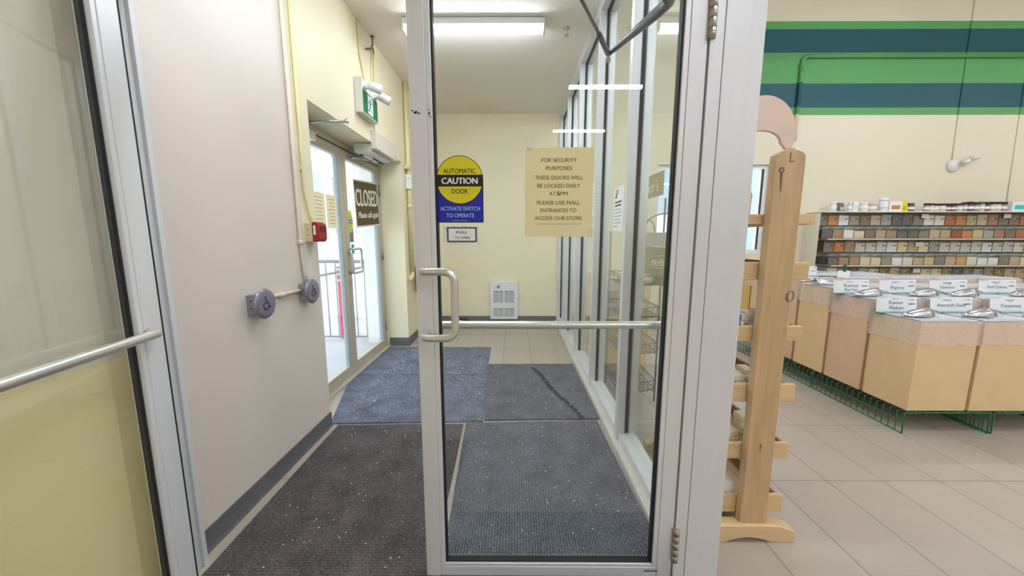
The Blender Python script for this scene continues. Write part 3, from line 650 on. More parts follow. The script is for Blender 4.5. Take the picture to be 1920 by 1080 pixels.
# wall heater
t = thing('wall_heater', 'white wall heater with four grilles under the lobby back wall', 'heater', (-.16, BK, .06))
HX0, HX1, HZ0, HZ1 = -.365, .047, .06, .625; HW = mat('heater_enamel', (236, 236, 240), .45, 0, .01, 14)
m = M(HW); m.box(HX0, HX1, BK - .05, BK, HZ0, HZ1); m.build('casing', t, .006)
GR = mat('heater_grille_shadow', (120, 120, 126), .6, 0, .05, 30)
for a, b in ((-.312, -.172), (-.150, -.010)):
    for z0, z1 in ((.10, .225), (.31, .485)):
        m = M(GR); m.box(a, b, BK - .0525, BK - .05, z0, z1); n_ = int((z1 - z0) / .012)
        for k in range(n_): m.box(a, b, BK - .0545, BK - .0525, z0 + k * .012, z0 + k * .012 + .006, HW)
        m.box((a + b) / 2 - .003, (a + b) / 2 + .003, BK - .055, BK - .0525, z0, z1, HW); m.build('grille', t)
m = M(mat('grey_knob', (170, 170, 172), .4, .3, .04, 20)); m.lathe([(.024, 0), (.024, -.004), (.014, -.006), (.013, -.02), (0, -.021)], (-.24, BK - .05, .55), 'y', None, 20); m.build('knob', t)
m = M(GREYINK); m.box(-.05, -.025, BK - .0505, BK - .05, .242, .247); m.build('maker_mark', t)
# small black doorstop on the floor by the baseboard
m = M(GASKET); m.box(-.86, -.70, BK - .07, BK - .01, 0, .06); m.box(-.84, -.78, BK - .072, BK - .07, .03, .045, PAPER)
tag(m.build('floor_box', bevel=.004), 'small dark box on the floor against the lobby back baseboard', 'box')

# fluorescent strips
def strip_light(name, label, cx, cy, z, L_, em, cat='ceiling light', group=None):
    t = thing(name, label, cat, (cx, cy, z), group)
    m = M(OFFW); m.box(cx - L_ / 2, cx + L_ / 2, cy - .06, cy + .06, z - .046, z)
    for sx in (-1, 1): m.box(cx + sx * (L_ / 2 - .012), cx + sx * (L_ / 2 + .004), cy - .05, cy + .05, z - .090, z - .046)
    m.build('fixture', t, .003)
    m = M(em); n = 8; a0 = math.pi
    prof = [(cy + .042 * math.cos(a0 + math.pi * k / n), z - .062 - .024 * math.sin(math.pi * k / n)) for k in range(n + 1)] + [(cy + .042, z - .0465), (cy - .042, z - .0465)]
    m.prism([(cx - L_ / 2 + .022, y, zz) for y, zz in prof], (L_ - .044, 0, 0)); m.build('diffuser', t)
    return t
strip_light('strip_light', 'lit fluorescent strip light on the lobby ceiling', -.325, 3.12, CH - .005, 1.12, emit('lobby_tube', (236, 243, 255), LAMP_LOBBY))
E_ST = emit('store_tube', (236, 243, 255), LAMP_STORE); n_ = 0
strip_light('strip_light', 'added unseen fluorescent strip on the lobby ceiling, close to the inner doors', -.55, 1.42, CH - .005, 1.17, emit('lobby_tube', (236, 243, 255), LAMP_LOBBY))  # added lamp out of view, brightens the left wall by the inner doors
for i, y in enumerate((-6.30, -3.86, -1.42, 1.02, 3.46)):
    for k, x in enumerate((1.475, 4.6, 7.4)):
        strip_light('strip_light', 'lit fluorescent strip hanging in the %s row from the back wall, %s from the partition' % (('fifth', 'fourth', 'third', 'second', 'first')[i], ('first', 'second', 'third')[k]), x, y, 3.76, 1.22, E_ST, 'ceiling light', 'fluorescent strips hanging over the store')
# ceiling sprinkler
t = thing('ceiling_sprinkler', 'small metal fire sprinkler on the lobby ceiling beside the strip light', 'sprinkler', (.425, 3.22, CH))
m = M(STEEL); m.lathe([(.03, 0), (.03, -.006), (.012, -.012), (.012, -.035), (.006, -.04), (.006, -.055)], (.425, 3.22, CH), 'z', None, 16); m.cyl((.425, 3.22, CH - .058), (.425, 3.22, CH - .054), .022, None, None, 16); m.build('head', t)

# ================================================================ SIGNS ON THE GLASS
SY = 1.1988          # just in front of the inner door's pane (camera side)
rx, uz = (1, 0, 0), (0, 0, 1)
def fz(z): return z
# automatic caution door
x0, x1, zb, zt = -.2555, -.1025, 1.318, 1.5305; cx = (x0 + x1) / 2; rad = (x1 - x0) / 2; zc = zt - rad
t = thing('caution_sticker', 'yellow and blue automatic caution door sticker on the closed inner door', 'sticker', (cx, SY, zb))
m = M(BLACK)
out = [(x0, SY, zb)] + [(x1, SY, zb)] + arc((cx, SY, zc), rad, 0, math.pi, 32)
m.prism(out, (0, .0012, 0), BLUE)
def L(k): return SY - .00025 * k
bw = .0022
def ring(r0, r1, k, mt, a0=0, a1=2 * math.pi, n=48):
    A = arc((cx, L(k), zc), r0, a0, a1, n); B_ = arc((cx, L(k), zc), r1, a0, a1, n)
    for i in range(n): m.poly([A[i], A[i + 1], B_[i + 1], B_[i]], mt)
m.poly(arc((cx, L(1), zc), rad, 0, 2 * math.pi, 56)[:-1], BLACK)
m.poly(arc((cx, L(2), zc), rad - bw, 0, 2 * math.pi, 56)[:-1], YELLOW)
m.box(x0, x0 + bw, L(1), SY, zb, zc, BLACK); m.box(x1 - bw, x1, L(1), SY, zb, zc, BLACK); m.box(x0, x1, L(1), SY, zb, zb + bw, BLACK)
bz0, bz1 = zt - .097, zt - .060
m.box(x0 + .0006, x1 - .0006, L(3), SY, bz0, bz1, BLACK)
m.text('AUTOMATIC', (cx, L(3), zt - .0480), rx, uz, .0155, BLACK, wfit=.104, bold=.012)
m.text('CAUTION', (cx, L(4), (bz0 + bz1) / 2), rx, uz, .0200, WHITE, wfit=.116, bold=.035)
m.text('DOOR', (cx, L(3), zt - .1115), rx, uz, .0155, BLACK, wfit=.052, bold=.012)
m.text('ACTIVATE SWITCH', (cx, L(2), zb + .0455), rx, uz, .0135, LIGHTBLUE, wfit=.130, bold=.012)
m.text('TO OPERATE', (cx, L(2), zb + .0235), rx, uz, .0135, LIGHTBLUE, wfit=.091, bold=.012)
for i in range(16): m.box(cx - .023 + i * .0029, cx - .0209 + i * .0029, L(1), SY, zb + .0058, zb + .0076, LIGHTBLUE)
m.build('sticker_face', t)
# pull to open
t = thing('pull_sign', 'small framed pull to open sign taped under the caution sticker', 'sign', (-.176, SY, 1.25))
m = M(film('clear_tape', (235, 235, 238), .30)); m.box(-.236, -.120, L(-1), L(-2), 1.243, 1.306); m.build('tape', t)
m = M(mat('dark_green_frame', (58, 92, 88), .5, 0, .04, 20)); m.box(-.2245, -.1255, L(0), L(-1), 1.2535, 1.3035); m.box(-.2190, -.1310, L(1), L(0), 1.2590, 1.2985, PAPER)
m.text('PULL', (-.175, L(2), 1.2865), rx, uz, .0085, BLACK, wfit=.037, bold=.01); m.text('TO OPEN', (-.174, L(2), 1.2690), rx, uz, .0080, BLACK, wfit=.052, bold=.008); m.build('card', t)
# security notice (back-lit paper inside the pane)
t = thing('security_notice', 'cream paper security notice about 5PM locking taped on the closed inner door', 'notice', (.145, SY, 1.27))
nx0, nx1, nz0, nz1 = .0335, .2545, 1.272, 1.555; nc = (nx0 + nx1) / 2 + .0005
m = M(CREAM_PAPER); m.box(nx0, nx1, L(0), L(-2), nz0, nz1)
H_ = nz1 - nz0
for s_, fy, wf in (('FOR SECURITY', .138, .113), ('PURPOSES', .226, .084), ('THESE DOORS WILL', .330, .154), ('BE LOCKED DAILY', .420, .139), ('PLEASE USE MALL', .610, .139), ('ENTRANCES TO', .697, .118), ('ACCESS OUR STORE', .785, .155)):
    m.text(s_, (nc - .002, L(1), nz1 - H_ * fy), rx, uz, .0128, INK, wfit=wf, bold=.014)
zz = nz1 - H_ * .508
m.text('AT', (nc - .0115, L(1), zz), rx, uz, .0128, INK, wfit=.021, bold=.014, align='r'); m.text('5', (nc - .0030, L(1), zz), rx, uz, .0132, BLACK, wfit=.0095, bold=.03); m.text('PM', (nc + .0160, L(1), zz), rx, uz, .0128, INK, wfit=.0235, bold=.014)
m.text('WE APOLOGIZE FOR ANY INCONVENIENCE THIS MAY CAUSE', (nc - .002, L(1), nz1 - H_ * .854), rx, uz, .0030, INK, wfit=.150, bold=.01)
m.build('paper_sheet', t)
m = M(film('clear_tape', (235, 235, 238), .30)); m.box(.037, .056, L(1), L(0), 1.545, 1.583); m.build('tape', t)
m = M(film('thin_clear_tape', (235, 235, 238), .10)); m.box(.240, .262, L(1), L(0), 1.25, 1.30); m.build('tape', t)
# papers on the partition
t = thing('partition_notice', 'white notice with a black logo taped on the partition pane', 'notice', (GX - .006, 2.42, 1.31))
m = M(PAPER); m.box(GX - .0055, GX - .0040, 2.305, 2.520, 1.313, 1.595)
def PX(y, z): return (GX - .0058, y, z)
m.poly([PX(2.48, 1.575), PX(2.43, 1.585), PX(2.425, 1.55), PX(2.475, 1.545)], BLACK); m.poly([PX(2.49, 1.54), PX(2.44, 1.545), PX(2.45, 1.525), PX(2.485, 1.528)], BLACK); m.box(GX - .0060, GX - .0058, 2.445, 2.465, 1.555, 1.575, PAPER)
for k, (a, b, h) in enumerate(((2.34, 2.49, .010), (2.35, 2.49, .010), (2.35, 2.50, .004), (2.33, 2.50, .004), (2.34, 2.50, .004), (2.36, 2.50, .004), (2.33, 2.50, .004), (2.40, 2.50, .004))):
    z = 1.495 - k * .022; m.box(GX - .0057, GX - .0055, a, b, z, z + h, BLACK if h > .005 else GREYINK)
m.build('paper_sheet', t)
t = thing('partition_notice', 'white sheet taped on the second partition pane behind the security notice', 'notice', (GX - .006, 3.24, 1.45))
m = M(PAPER); m.box(GX - .0055, GX - .0040, 3.16, 3.34, 1.46, 1.74)
for k in range(8): m.box(GX - .0057, GX - .0055, 3.18, 3.31, 1.70 - k * .028, 1.706 - k * .028, GREYINK)
m.build('paper_sheet', t)
# signs on the outer doors
DXS = xo + .0155
t = thing('closed_sign', 'brown and white closed please call again sign hanging on the outer door', 'sign', (xo + .03, 3.69, 1.60))
m = M(mat('cream_border', (236, 230, 208), .5, 0, .02, 20)); BR = mat('dark_brown_sign', (84, 70, 36), .5, 0, .05, 10); LET = mat('cream_letters', (244, 240, 226), .5, 0, .02, 20)
ang = R(4.0); c0 = Vector((xo + .028, 3.695, 1.603)); rg = Vector((0, math.cos(ang), math.sin(ang))); up = Vector((0, -math.sin(ang), math.cos(ang)))
def CP(a, b, d): return tuple(c0 + rg * a + up * b + Vector((d, 0, 0)))
hw, hh = .292, .222
m.hexa([CP(-hw, -hh, -.002), CP(hw, -hh, -.002), CP(hw, hh, -.002), CP(-hw, hh, -.002), CP(-hw, -hh, 0), CP(hw, -hh, 0), CP(hw, hh, 0), CP(-hw, hh, 0)])
m.poly([CP(-hw + .012, -hh + .014, .0006), CP(hw - .012, -hh + .014, .0006), CP(hw - .012, hh - .014, .0006), CP(-hw + .012, hh - .014, .0006)], BR)
m.text('CLOSED', CP(0, .062, .0012), rg, up, .165, LET, wfit=.53, bold=.03); m.text('Please call again', CP(.01, -.105, .0012), rg, up, .060, LET, wfit=.50, bold=.035, shear=.25)
m.build('sign_board', t, 0)
t = thing('door_sticker', 'small yellow and grey caution sticker beside the closed sign', 'sticker', (xo, 3.36, 1.22))
m = M(mat('grey_lilac_sticker', (128, 122, 146), .5, 0, .04, 20)); yy0, yy1 = 3.305, 3.405; m.box(xo - .0045, xo - .003, yy0, yy1, 1.225, 1.43)
m.poly([(xo - .0025, (yy0 + yy1) / 2 + .05 * math.cos(k * math.pi / 14), 1.415 + .105 * math.sin(k * math.pi / 14)) for k in range(28)], YELLOW); m.box(xo - .0025, xo - .0018, yy0, yy1, 1.398, 1.432, BLACK)
m.text('CAUTION', (xo - .0015, (yy0 + yy1) / 2, 1.415), (0, 1, 0), uz, .02, WHITE, wfit=.086, bold=.03)
m.text('AUTOMATIC', (xo - .0022, (yy0 + yy1) / 2, 1.452), (0, 1, 0), uz, .014, BLACK, wfit=.07); m.text('DOOR', (xo - .0022, (yy0 + yy1) / 2, 1.376), (0, 1, 0), uz, .014, BLACK, wfit=.045)
m.build('sticker_face', t)
m = M(mat('teal_sticker', (20, 190, 196), .5, 0, .03, 20)); m.box(xo - .0045, xo - .003, 3.345, 3.405, 1.115, 1.205); tag(m.build('door_sticker', at=(xo, 3.375, 1.16)), 'small plain teal sticker above the outer door handle', 'sticker')
for lab, a, b in (('cream notice on the outer door pane, the one closer to the fire alarm', 2.74, 2.925), ('cream notice on the outer door pane, the one beside the meeting stiles', 2.945, 3.12)):
    t = thing('door_notice', lab, 'notice', (xo, (a + b) / 2, 1.34), 'cream notices on the outer door')
    m = M(thin_paper('translucent_cream_paper', (240, 232, 206))); m.box(xo - .0045, xo - .0035, a, b, 1.345, 1.615)
    for k in range(8): m.box(xo - .0034, xo - .003, a + .03 + .01 * (k % 3), b - .03 - .01 * ((k + 1) % 3), 1.575 - k * .028, 1.583 - k * .028, mat('pale_print', (196, 184, 150), .8, 0, .05, 60))
    m.build('paper_sheet', t)

# ================================================================ STORE
# wall pipe, cords, emergency lamp
m = M(BACKW); m.tube(rounded_path([(3.90, BK - .022, 2.60), (3.90, BK - .022, 3.695), (9.0, BK - .022, 3.695)], .09), .024, None, 12)
m.cyl((3.90, BK - .022, 3.50), (3.90, BK - .022, 3.56), .028, None, None, 12)
tag(m.build('wall_pipe'), 'pipe on the store wall painted over with the green stripes', 'pipe')
def cordm(label, x0, z0, x1, z1): return tag(M(BACKW).tube([(x0, BK - .006, z0), (x1, BK - .006, z1)], .006, None, 8).build('wall_conduit'), label, 'conduit')
cordm('thin painted conduit above the round emergency lamp on the store wall', 6.10, SH, 6.15, 2.31)
cordm('thin painted conduit running down the store wall to the shelf of jars', 6.92, SH, 7.03, 1.62)
t = thing('emergency_lamp', 'round white emergency lamp with two heads on the store wall', 'emergency light', (6.175, BK, 2.27))
m = M(OFFW); m.lathe([(.085, 0), (.085, -.02), (.075, -.035), (0, -.04)], (6.175, BK, 2.27), 'y', None, 28); m.build('base_plate', t)
for dx, dz in ((.06, .03), (.17, .085)):
    m = M(OFFW); p = Vector((6.175 + dx, BK - .05, 2.27 + dz)); q = p + Vector((.06, -.05, .02)); m.tube([(6.175 + dx * .6, BK - .03, 2.27 + dz * .6), p], .012, None, 8); m.tube([p, q], [.026, .034], None, 14); m.build('lamp_head', t)

# ---- spice shelf on the wall
SX0, SX1 = 4.20, 8.6; YF = 5.03
sh = thing('wall_shelf_unit', 'wall shelving with glass ledges holding the spice bins', 'shelf', (SX0, BK, .85))
STW = mat('shelf_white_laminate', (224, 218, 202), .5, 0, .02, 8)
TIERS = [(1.605, 1.256, SX0), (1.235, .886, SX0 + .13), (.866, .50, SX0 + .22)]
for zt_, zb_, xl in TIERS:
    m = M(STW); m.box(xl - .005, SX1, YF - .02, BK, zt_, zt_ + .018); m.box(xl - .005, SX1, YF - .022, YF - .02, zt_ - .004, zt_ + .004, DSTEEL); m.build('shelf_board', sh, .001)
    M(glass('ledge_glass', (.86, .95, .92), .04)).box(xl, SX1, YF + .052, BK - .02, zt_ - .178, zt_ - .173).build('glass_ledge', sh)
m = M(STW); m.box(SX0 - .005, SX0 + .0, YF, BK, .45, 1.6); m.build('end_panel', sh)
m = M(STW); m.box(SX0, SX1, BK - .012, BK - .002, .45, 1.6); m.build('back_panel', sh)
BW = .1475
PAL = {'gb': (122, 108, 96), 'or': (196, 122, 36), 'wh': (234, 234, 232), 'og': (150, 138, 110), 'br': (116, 90, 72), 'ta': (192, 166, 130), 'gy': (158, 154, 146), 'bk': (72, 74, 72), 'do': (178, 84, 34), 'oo': (204, 112, 44), 'tn': (172, 152, 112), 'rb': (164, 104, 76), 'dp': (88, 74, 80), 'tb': (168, 124, 86), 'cr': (226, 208, 164), 'cw': (226, 218, 204), 'pt': (182, 150, 128), 'rd': (146, 52, 22), 'ye': (204, 178, 112), 'ol': (134, 116, 70), 'lt': (212, 206, 198), 'oy': (204, 152, 62), 'pk': (196, 160, 142), 'ch': (84, 76, 66)}
PNAME = {'gb': 'grey brown powder', 'or': 'orange tan powder', 'wh': 'white powder', 'og': 'olive grey herbs', 'br': 'dark brown powder', 'ta': 'tan powder', 'gy': 'pale grey grains', 'bk': 'black and white seeds', 'do': 'dark orange spice', 'oo': 'bright orange spice', 'tn': 'khaki seeds', 'rb': 'red brown flakes', 'dp': 'purple grey seeds', 'tb': 'light brown powder', 'cr': 'cream powder', 'cw': 'off white flour', 'pt': 'pinkish tan powder', 'rd': 'brick red spice', 'ye': 'yellow tan grains', 'ol': 'olive green herbs', 'lt': 'pale flakes', 'oy': 'golden orange grains', 'pk': 'pale pink salt', 'ch': 'charcoal brown seeds'}
ROWS = [
 ('upper row of the top shelf', 0, 1, 'gb or wh og br ta gy bk bk gb cw cw do oo tn ta rb br br do gb ta'),
 ('lower row of the top shelf', 0, 0, 'dp tb wh cr br pt tb bk bk gb ta tn rd oo ye gy rb br do ta gb ta'),
 ('upper row of the middle shelf', 1, 1, 'gb oo tb lt lt lt wh cr ta cr gy lt lt lt lt wh lt lt cw ta lt lt'),
 ('lower row of the middle shelf', 1, 0, 'dp tb tb cr cr og wh cw ta ye gb pk oy cw wh wh gb ta cr cw tb lt'),
 ('upper row of the bottom shelf', 2, 1, 'wh ta ch ta cr ol ta gb tb cr cr ol ch gb gy og ol ta ta cr gb ta')]
ORD = ['first', 'second', 'third', 'fourth', 'fifth', 'sixth', 'seventh', 'eighth', 'ninth', 'tenth', 'eleventh', 'twelfth', 'thirteenth', 'fourteenth', 'fifteenth', 'sixteenth', 'seventeenth', 'eighteenth', 'nineteenth', 'twentieth', 'twenty-first', 'twenty-second', 'twenty-third', 'twenty-fourth', 'twenty-fifth', 'twenty-sixth', 'twenty-seventh', 'twenty-eighth', 'twenty-ninth', 'thirtieth']
def lid_plastic():
    m = thin_paper('pale_blue_lid_plastic', (226, 236, 242)); return m
def bin_proto(upper):
    """clear scoop bin in local coordinates, base at its front left foot"""
    h = .160 if upper else .146; d0, d1 = (.06, .235) if upper else (-.02, .235); wd = BW - .006
    body = M(CLEAR); e = .003
    body.box(0, e, d0, d1, 0, h).box(wd - e, wd, d0, d1, 0, h).box(e, wd - e, d0, d0 + e, 0, h if upper else h - .018).box(e, wd - e, d0, d1, 0, e)
    fl = .150 if upper else .115
    con = M(); 
    con.hexa([(e, d0 + e + .0005, e), (wd - e, d0 + e + .0005, e), (wd - e, d1 - .002, e), (e, d1 - .002, e), (e, d0 + e + .0005, fl), (wd - e, d0 + e + .0005, fl * .97), (wd - e, d1 - .002, fl * 1.15), (e, d1 - .002, fl * 1.1)])
    if upper:
        lab = M(mat('dark_label', (48, 44, 42), .5, 0, .08, 40)); lab.box(wd * .55, wd * .90, d0 - .0012, d0 - .0002, .086, .096); lab.box(wd * .40, wd * .52, d0 - .0012, d0 - .0002, .088, .096, WHITE)
        lid = None
    else:
        lab = None
        lid = M(lid_plastic()); lid.hexa([(0, d0 - .010, h + .006), (wd - .018, d0 - .010, h + .006), (wd, d0 + .085, h - .028), (.018, d0 + .085, h - .028), (0, d0 - .010, h + .010), (wd - .018, d0 - .010, h + .010), (wd, d0 + .085, h - .024), (.018, d0 + .085, h - .024)])
    return body, con, lab, lid
PROTO = {}
rr = random.Random(4)
for rname, tier, upper, seq in ROWS:
    zt_, zb_, xl = TIERS[tier]; z0 = (zt_ - .171) if upper else zb_ + .001
    xs = xl + (.012 if upper else .03)
    for i, key in enumerate(seq.split()):
        x = xs + i * BW
        if x > 7.45: break
        lab_ = 'bin of %s, %s from the window, %s' % (PNAME[key], ORD[i], rname.replace('of the', 'of'))
        r_ = thing('spice_bin', lab_, 'bin', (x, YF, z0), 'clear bins on the ' + rname)
        if upper not in PROTO:
            b, c_, l_, d_ = bin_proto(upper)
            PROTO[upper] = [q.build(nm, None) if q else None for q, nm in ((b, 'bin_body'), (c_, 'contents'), (l_, 'bin_label'), (d_, 'lid'))]
            for q in PROTO[upper]:
                if q: COL.objects.unlink(q)
        b, c_, l_, d_ = PROTO[upper]
        for q in (b, c_, l_, d_):
            if q is None: continue
            k = q.copy(); COL.objects.link(k); k.parent = r_
            if q is c_:
                k.data = q.data.copy(); k.data.materials.clear(); k.data.materials.append(mat('bin_' + key, tuple(int(q_ + (255 - q_) * .14) for q_ in PAL[key]), .85, 0, .10, 90, .3))
                k.scale.z = rr.uniform(.86, 1.0)
# price tickets clipped on bins
for (x, z) in ((5.62, 1.555), (6.75, 1.555), (5.60, 1.165), (5.62, .80), (7.12, 1.555)):
    m = M(PAPER); m.box(x, x + .095, YF + .035, YF + .038, z - .02, z + .032)
    for k in range(2): m.box(x + .015, x + .08, YF + .0345, YF + .035, z + .012 - k * .014, z + .017 - k * .014, GREYINK)
    tag(m.build('price_ticket', at=(x, YF + .036, z)), 'white price ticket hung in front of the spice bins', 'ticket', 'price tickets on the spice shelf')
# jars along the top
ZS = 1.605 + .019
def pxx(px): return (px - 965) / 672 * 5.05 * 1.0 * .995
def shelf_item(name, label, cat, px0, px1, h, kind, col, col2=None, group=None):
    a, b = pxx(px0), pxx(px1); cx_ = (a + b) / 2; r = (b - a) / 2; cy_ = YF + .09
    t = thing(name, label, cat, (cx_, cy_, ZS), group)
    mm = mat('pack_%d_%d_%d' % col, col, .5, 0, .04, 30); m2 = mat('pack_%d_%d_%d' % col2, col2, .5, 0, .04, 30) if col2 else BLACK
    if kind == 'jar':
        M(mm).lathe([(r * .92, 0), (r, .006), (r, h * .70), (r * .85, h * .75), (r * .85, h * .76)], (cx_, cy_, ZS), 'z', None, 14).build('jar_body', t)
        M(m2).lathe([(r * .92, h * .76), (r * .92, h), (0, h)], (cx_, cy_, ZS), 'z', None, 14).build('lid', t)
        M(PAPER).lathe([(r * 1.01, h * .24), (r * 1.01, h * .52)], (cx_, cy_, ZS), 'z', None, 14).build('jar_label', t)
    elif kind == 'bag':
        m = M(mm); m.hexa([(a, cy_ - .03, ZS), (b, cy_ - .03, ZS), (b, cy_ + .03, ZS), (a, cy_ + .03, ZS), (a + r * .1, cy_ - .006, ZS + h), (b - r * .2, cy_ - .006, ZS + h * .94), (b - r * .2, cy_ + .006, ZS + h * .94), (a + r * .1, cy_ + .006, ZS + h)]); m.build('bag', t, .006)
        M(m2).box(a + r * .4, b - r * .4, cy_ - .034, cy_ - .030, ZS + h * .15, ZS + h * .5).build('bag_label', t)
    else:
        M(mm).box(a, b, cy_ - .03, cy_ + .03, ZS, ZS + h).build('carton', t, .003)
        M(m2).box(a + r * .35, b - r * .35, cy_ - .0312, cy_ - .030, ZS + h * .22, ZS + h * .62).build('picture_panel', t)
    return t
P_ = (236, 234, 232)
shelf_item('spice_jar', 'milky white jar first from the window on the top shelf', 'jar', 1552, 1563, .130, 'jar', (226, 230, 226), (236, 238, 236))
shelf_item('dried_flower_bag', 'dark purple bag beside the milky white jar on the top shelf', 'bag', 1564, 1578, .125, 'bag', (112, 98, 106), (190, 176, 170))
shelf_item('spice_jar', 'pale jar with white lid next to the purple bag', 'jar', 1585, 1592, .130, 'jar', (222, 222, 232), (232, 232, 238))
shelf_item('carton', 'small white carton standing after the pale jar', 'carton', 1592, 1601, .140, 'carton', P_, (214, 216, 228))
shelf_item('spice_jar', 'white jar with square label in the third cluster of the top shelf', 'jar', 1608, 1621, .125, 'jar', (234, 234, 228), (240, 238, 230))
shelf_item('spice_jar', 'pinkish jar with white label beside the square labelled jar', 'jar', 1622, 1637, .120, 'jar', (206, 190, 184), (214, 204, 200))
shelf_item('spice_jar', 'tall white bottle, the highest thing on the top shelf', 'bottle', 1643, 1657, .185, 'jar', (234, 234, 240), (238, 238, 242))
shelf_item('carton', 'white carton with orange food picture on the top shelf', 'carton', 1658, 1682, .135, 'carton', P_, (206, 128, 52))
shelf_item('spice_bag', 'bright yellow bag behind the carton with orange picture', 'bag', 1683, 1694, .155, 'bag', (226, 208, 30), (210, 196, 60))
shelf_item('spice_jar', 'brown jar with pale label beside the yellow bag', 'jar', 1694, 1706, .115, 'jar', (112, 92, 78), (90, 78, 68))
jp = 1726; k = 0; rr = random.Random(8)
while jp < 1876:
    wdt = rr.choice((9, 9, 10, 11, 12)); col = rr.choice(((196, 186, 160), (206, 198, 182), (170, 150, 120), (120, 80, 96), (220, 216, 214), (150, 140, 120)))
    cn = {(196, 186, 160): 'beige', (206, 198, 182): 'cream', (170, 150, 120): 'tan', (120, 80, 96): 'plum', (220, 216, 214): 'white', (150, 140, 120): 'khaki'}[col]
    lidc = (36, 32, 32) if k != 10 else (40, 120, 60)
    shelf_item('spice_jar', 'small %s jar with %s lid, %s in the long line of jars' % (cn, 'black' if k != 10 else 'green', ORD[k]), 'jar', jp, jp + wdt - .8, .110 + .02 * (k > 6) + rr.uniform(-.004, .004), 'jar', col, lidc, 'line of small lidded jars on the top shelf')
    jp += wdt; k += 1
shelf_item('carton', 'teal and white carton after the line of jars', 'carton', 1884, 1910, .140, 'carton', (226, 226, 224), (40, 196, 190))
shelf_item('carton', 'white carton with red orange picture after the teal carton', 'carton', 1911, 1932, .140, 'carton', (232, 222, 216), (190, 62, 44))
shelf_item('carton', 'plain white carton last on the top shelf', 'carton', 1934, 1950, .130, 'carton', P_, (200, 200, 206))

# ---- bulk bins on green wire baskets
def basket_thing(label, x0, y0, wd=.555, ln=.715, h=.144):
    t = thing('wire_basket', label, 'basket', (x0 + wd / 2, y0 + ln / 2, 0), 'green wire baskets under the bulk bins')
    r = .0033; x1, y1 = x0 + wd, y0 + ln
    m = M(DGREENWIRE)
    for yy in (y0, y1): m.tube(rounded_path([(x0, yy, 0), (x0, yy, h), (x1, yy, h), (x1, yy, 0)], .012, 3), r * 1.2, None, 6)
    for xx in (x0, x1):
        m.tube([(xx, y0, r), (xx, y1, r)], r * 1.2, None, 6); m.tube([(xx, y0, h * .58), (xx, y1, h * .58)], r, None, 6)
    m.build('frame', t)
    m = M(DGREENWIRE); k = 16
    for i in range(1, k):
        yy = y0 + ln * i / k
        m.tube(rounded_path([(x0, yy, 0), (x0, yy, h - .002), (x1, yy, h - .002), (x1, yy, 0)], .010, 2), r * .85, None, 5)
    m.build('side_wire', t)
    m = M(DGREENWIRE)
    for i in range(1, 8):
        xx = x0 + wd * i / 8; m.tube([(xx, y0 - .004, h - .022), (xx, y0 - .004, h + .003), (xx, y1, h + .003)], r * .85, None, 5)
    m.tube([(x0, y0 - .004, h + .001), (x1, y0 - .004, h + .001)], r, None, 6); m.build('top_wire', t)
    return t
for j, y0 in enumerate((2.20, 2.935, 3.67)):
    for i in range(4):
        if j == 2 and i > 1: continue
        basket_thing('green wire basket under the cardboard bins, %s from the aisle in the %s row' % (ORD[i], ('front', 'second', 'third')[j]), 2.53 + i * .578, y0)
def bulk_bin(label, cx_, y0, z0, h, cm, wd=.374, dp=.308, lid=True):
    t = thing('bulk_bin', label, 'bin', (cx_, y0 + dp / 2, z0), 'cardboard bulk food bins')
    x0, x1, y1 = cx_ - wd / 2, cx_ + wd / 2, y0 + dp
    m = M(cm); e = .006
    m.box(x0, x1, y0, y0 + e, z0, z0 + h).box(x0, x1, y1 - e, y1, z0, z0 + h).box(x0, x0 + e, y0 + e, y1 - e, z0, z0 + h).box(x1 - e, x1, y0 + e, y1 - e, z0, z0 + h).box(x0 + e, x1 - e, y0 + e, y1 - e, z0, z0 + .01)
    m.build('carton', t, .004)
    # crumpled clear liner folded over the rim
    m = M(LINER); g = .005; rq = random.Random(int(cx_ * 100 + y0 * 10)); n = 10
    per = [(x0 - g, y0 - g), (x1 + g, y0 - g), (x1 + g, y1 + g), (x0 - g, y1 + g)]
    P0 = []; 
    for s_ in range(4):
        (ax, ay), (bx, by) = per[s_], per[(s_ + 1) % 4]
        nx, ny = (by - ay), -(bx - ax); ln = math.hypot(nx, ny); nx, ny = nx / ln, ny / ln
        for i in range(n):
            tt = i / n; o_ = rq.uniform(.0, .006) if i else .004
            P0.append((ax + (bx - ax) * tt + nx * o_, ay + (by - ay) * tt + ny * o_, rq.uniform(-.009, .009)))
    N_ = len(P0); vv = []
    for (x, y, q) in P0: vv += [(x, y, z0 + h + .004), (x * 1.0, y, z0 + h - .05), (x, y, z0 + h - .145 + q)]
    fs = []
    for i in range(N_):
        a, b = i * 3, ((i + 1) % N_) * 3
        fs += [(a, b, b + 1, a + 1), (a + 1, b + 1, b + 2, a + 2)]
    m.add(vv, fs, None, False)
    m.box(x0 - g, x1 + g, y0 - g, y0 + .004, z0 + h, z0 + h + .004).box(x0 - g, x0 + .004, y0, y1, z0 + h, z0 + h + .004)
    m.build('plastic_liner', t)
    if lid:
        m = M(LID); m.box(x0 + .008, x1 - .008, y0 + .004, y1 - .004, z0 + h + .005, z0 + h + .011); m.box(x0 + .05, x1 - .05, y0 + .02, y0 + .028, z0 + h + .011, z0 + h + .018); m.build('lid', t, .002)
    return t
COLX = [2.733, 3.131, 3.529, 3.927, 4.325]
CM = [CARD, CARD2, CARD3]
BROWS = [(2.205, .1535, .588, 3, 'front'), (2.535, .1535, .672, 4, 'second'), (2.865, .1535, .705, 5, 'third'), (3.195, .1535, .745, 5, 'fourth'), (3.525, .1535, .745, 3, 'fifth'), (3.855, .1535, .745, 2, 'sixth')]
BT = {}
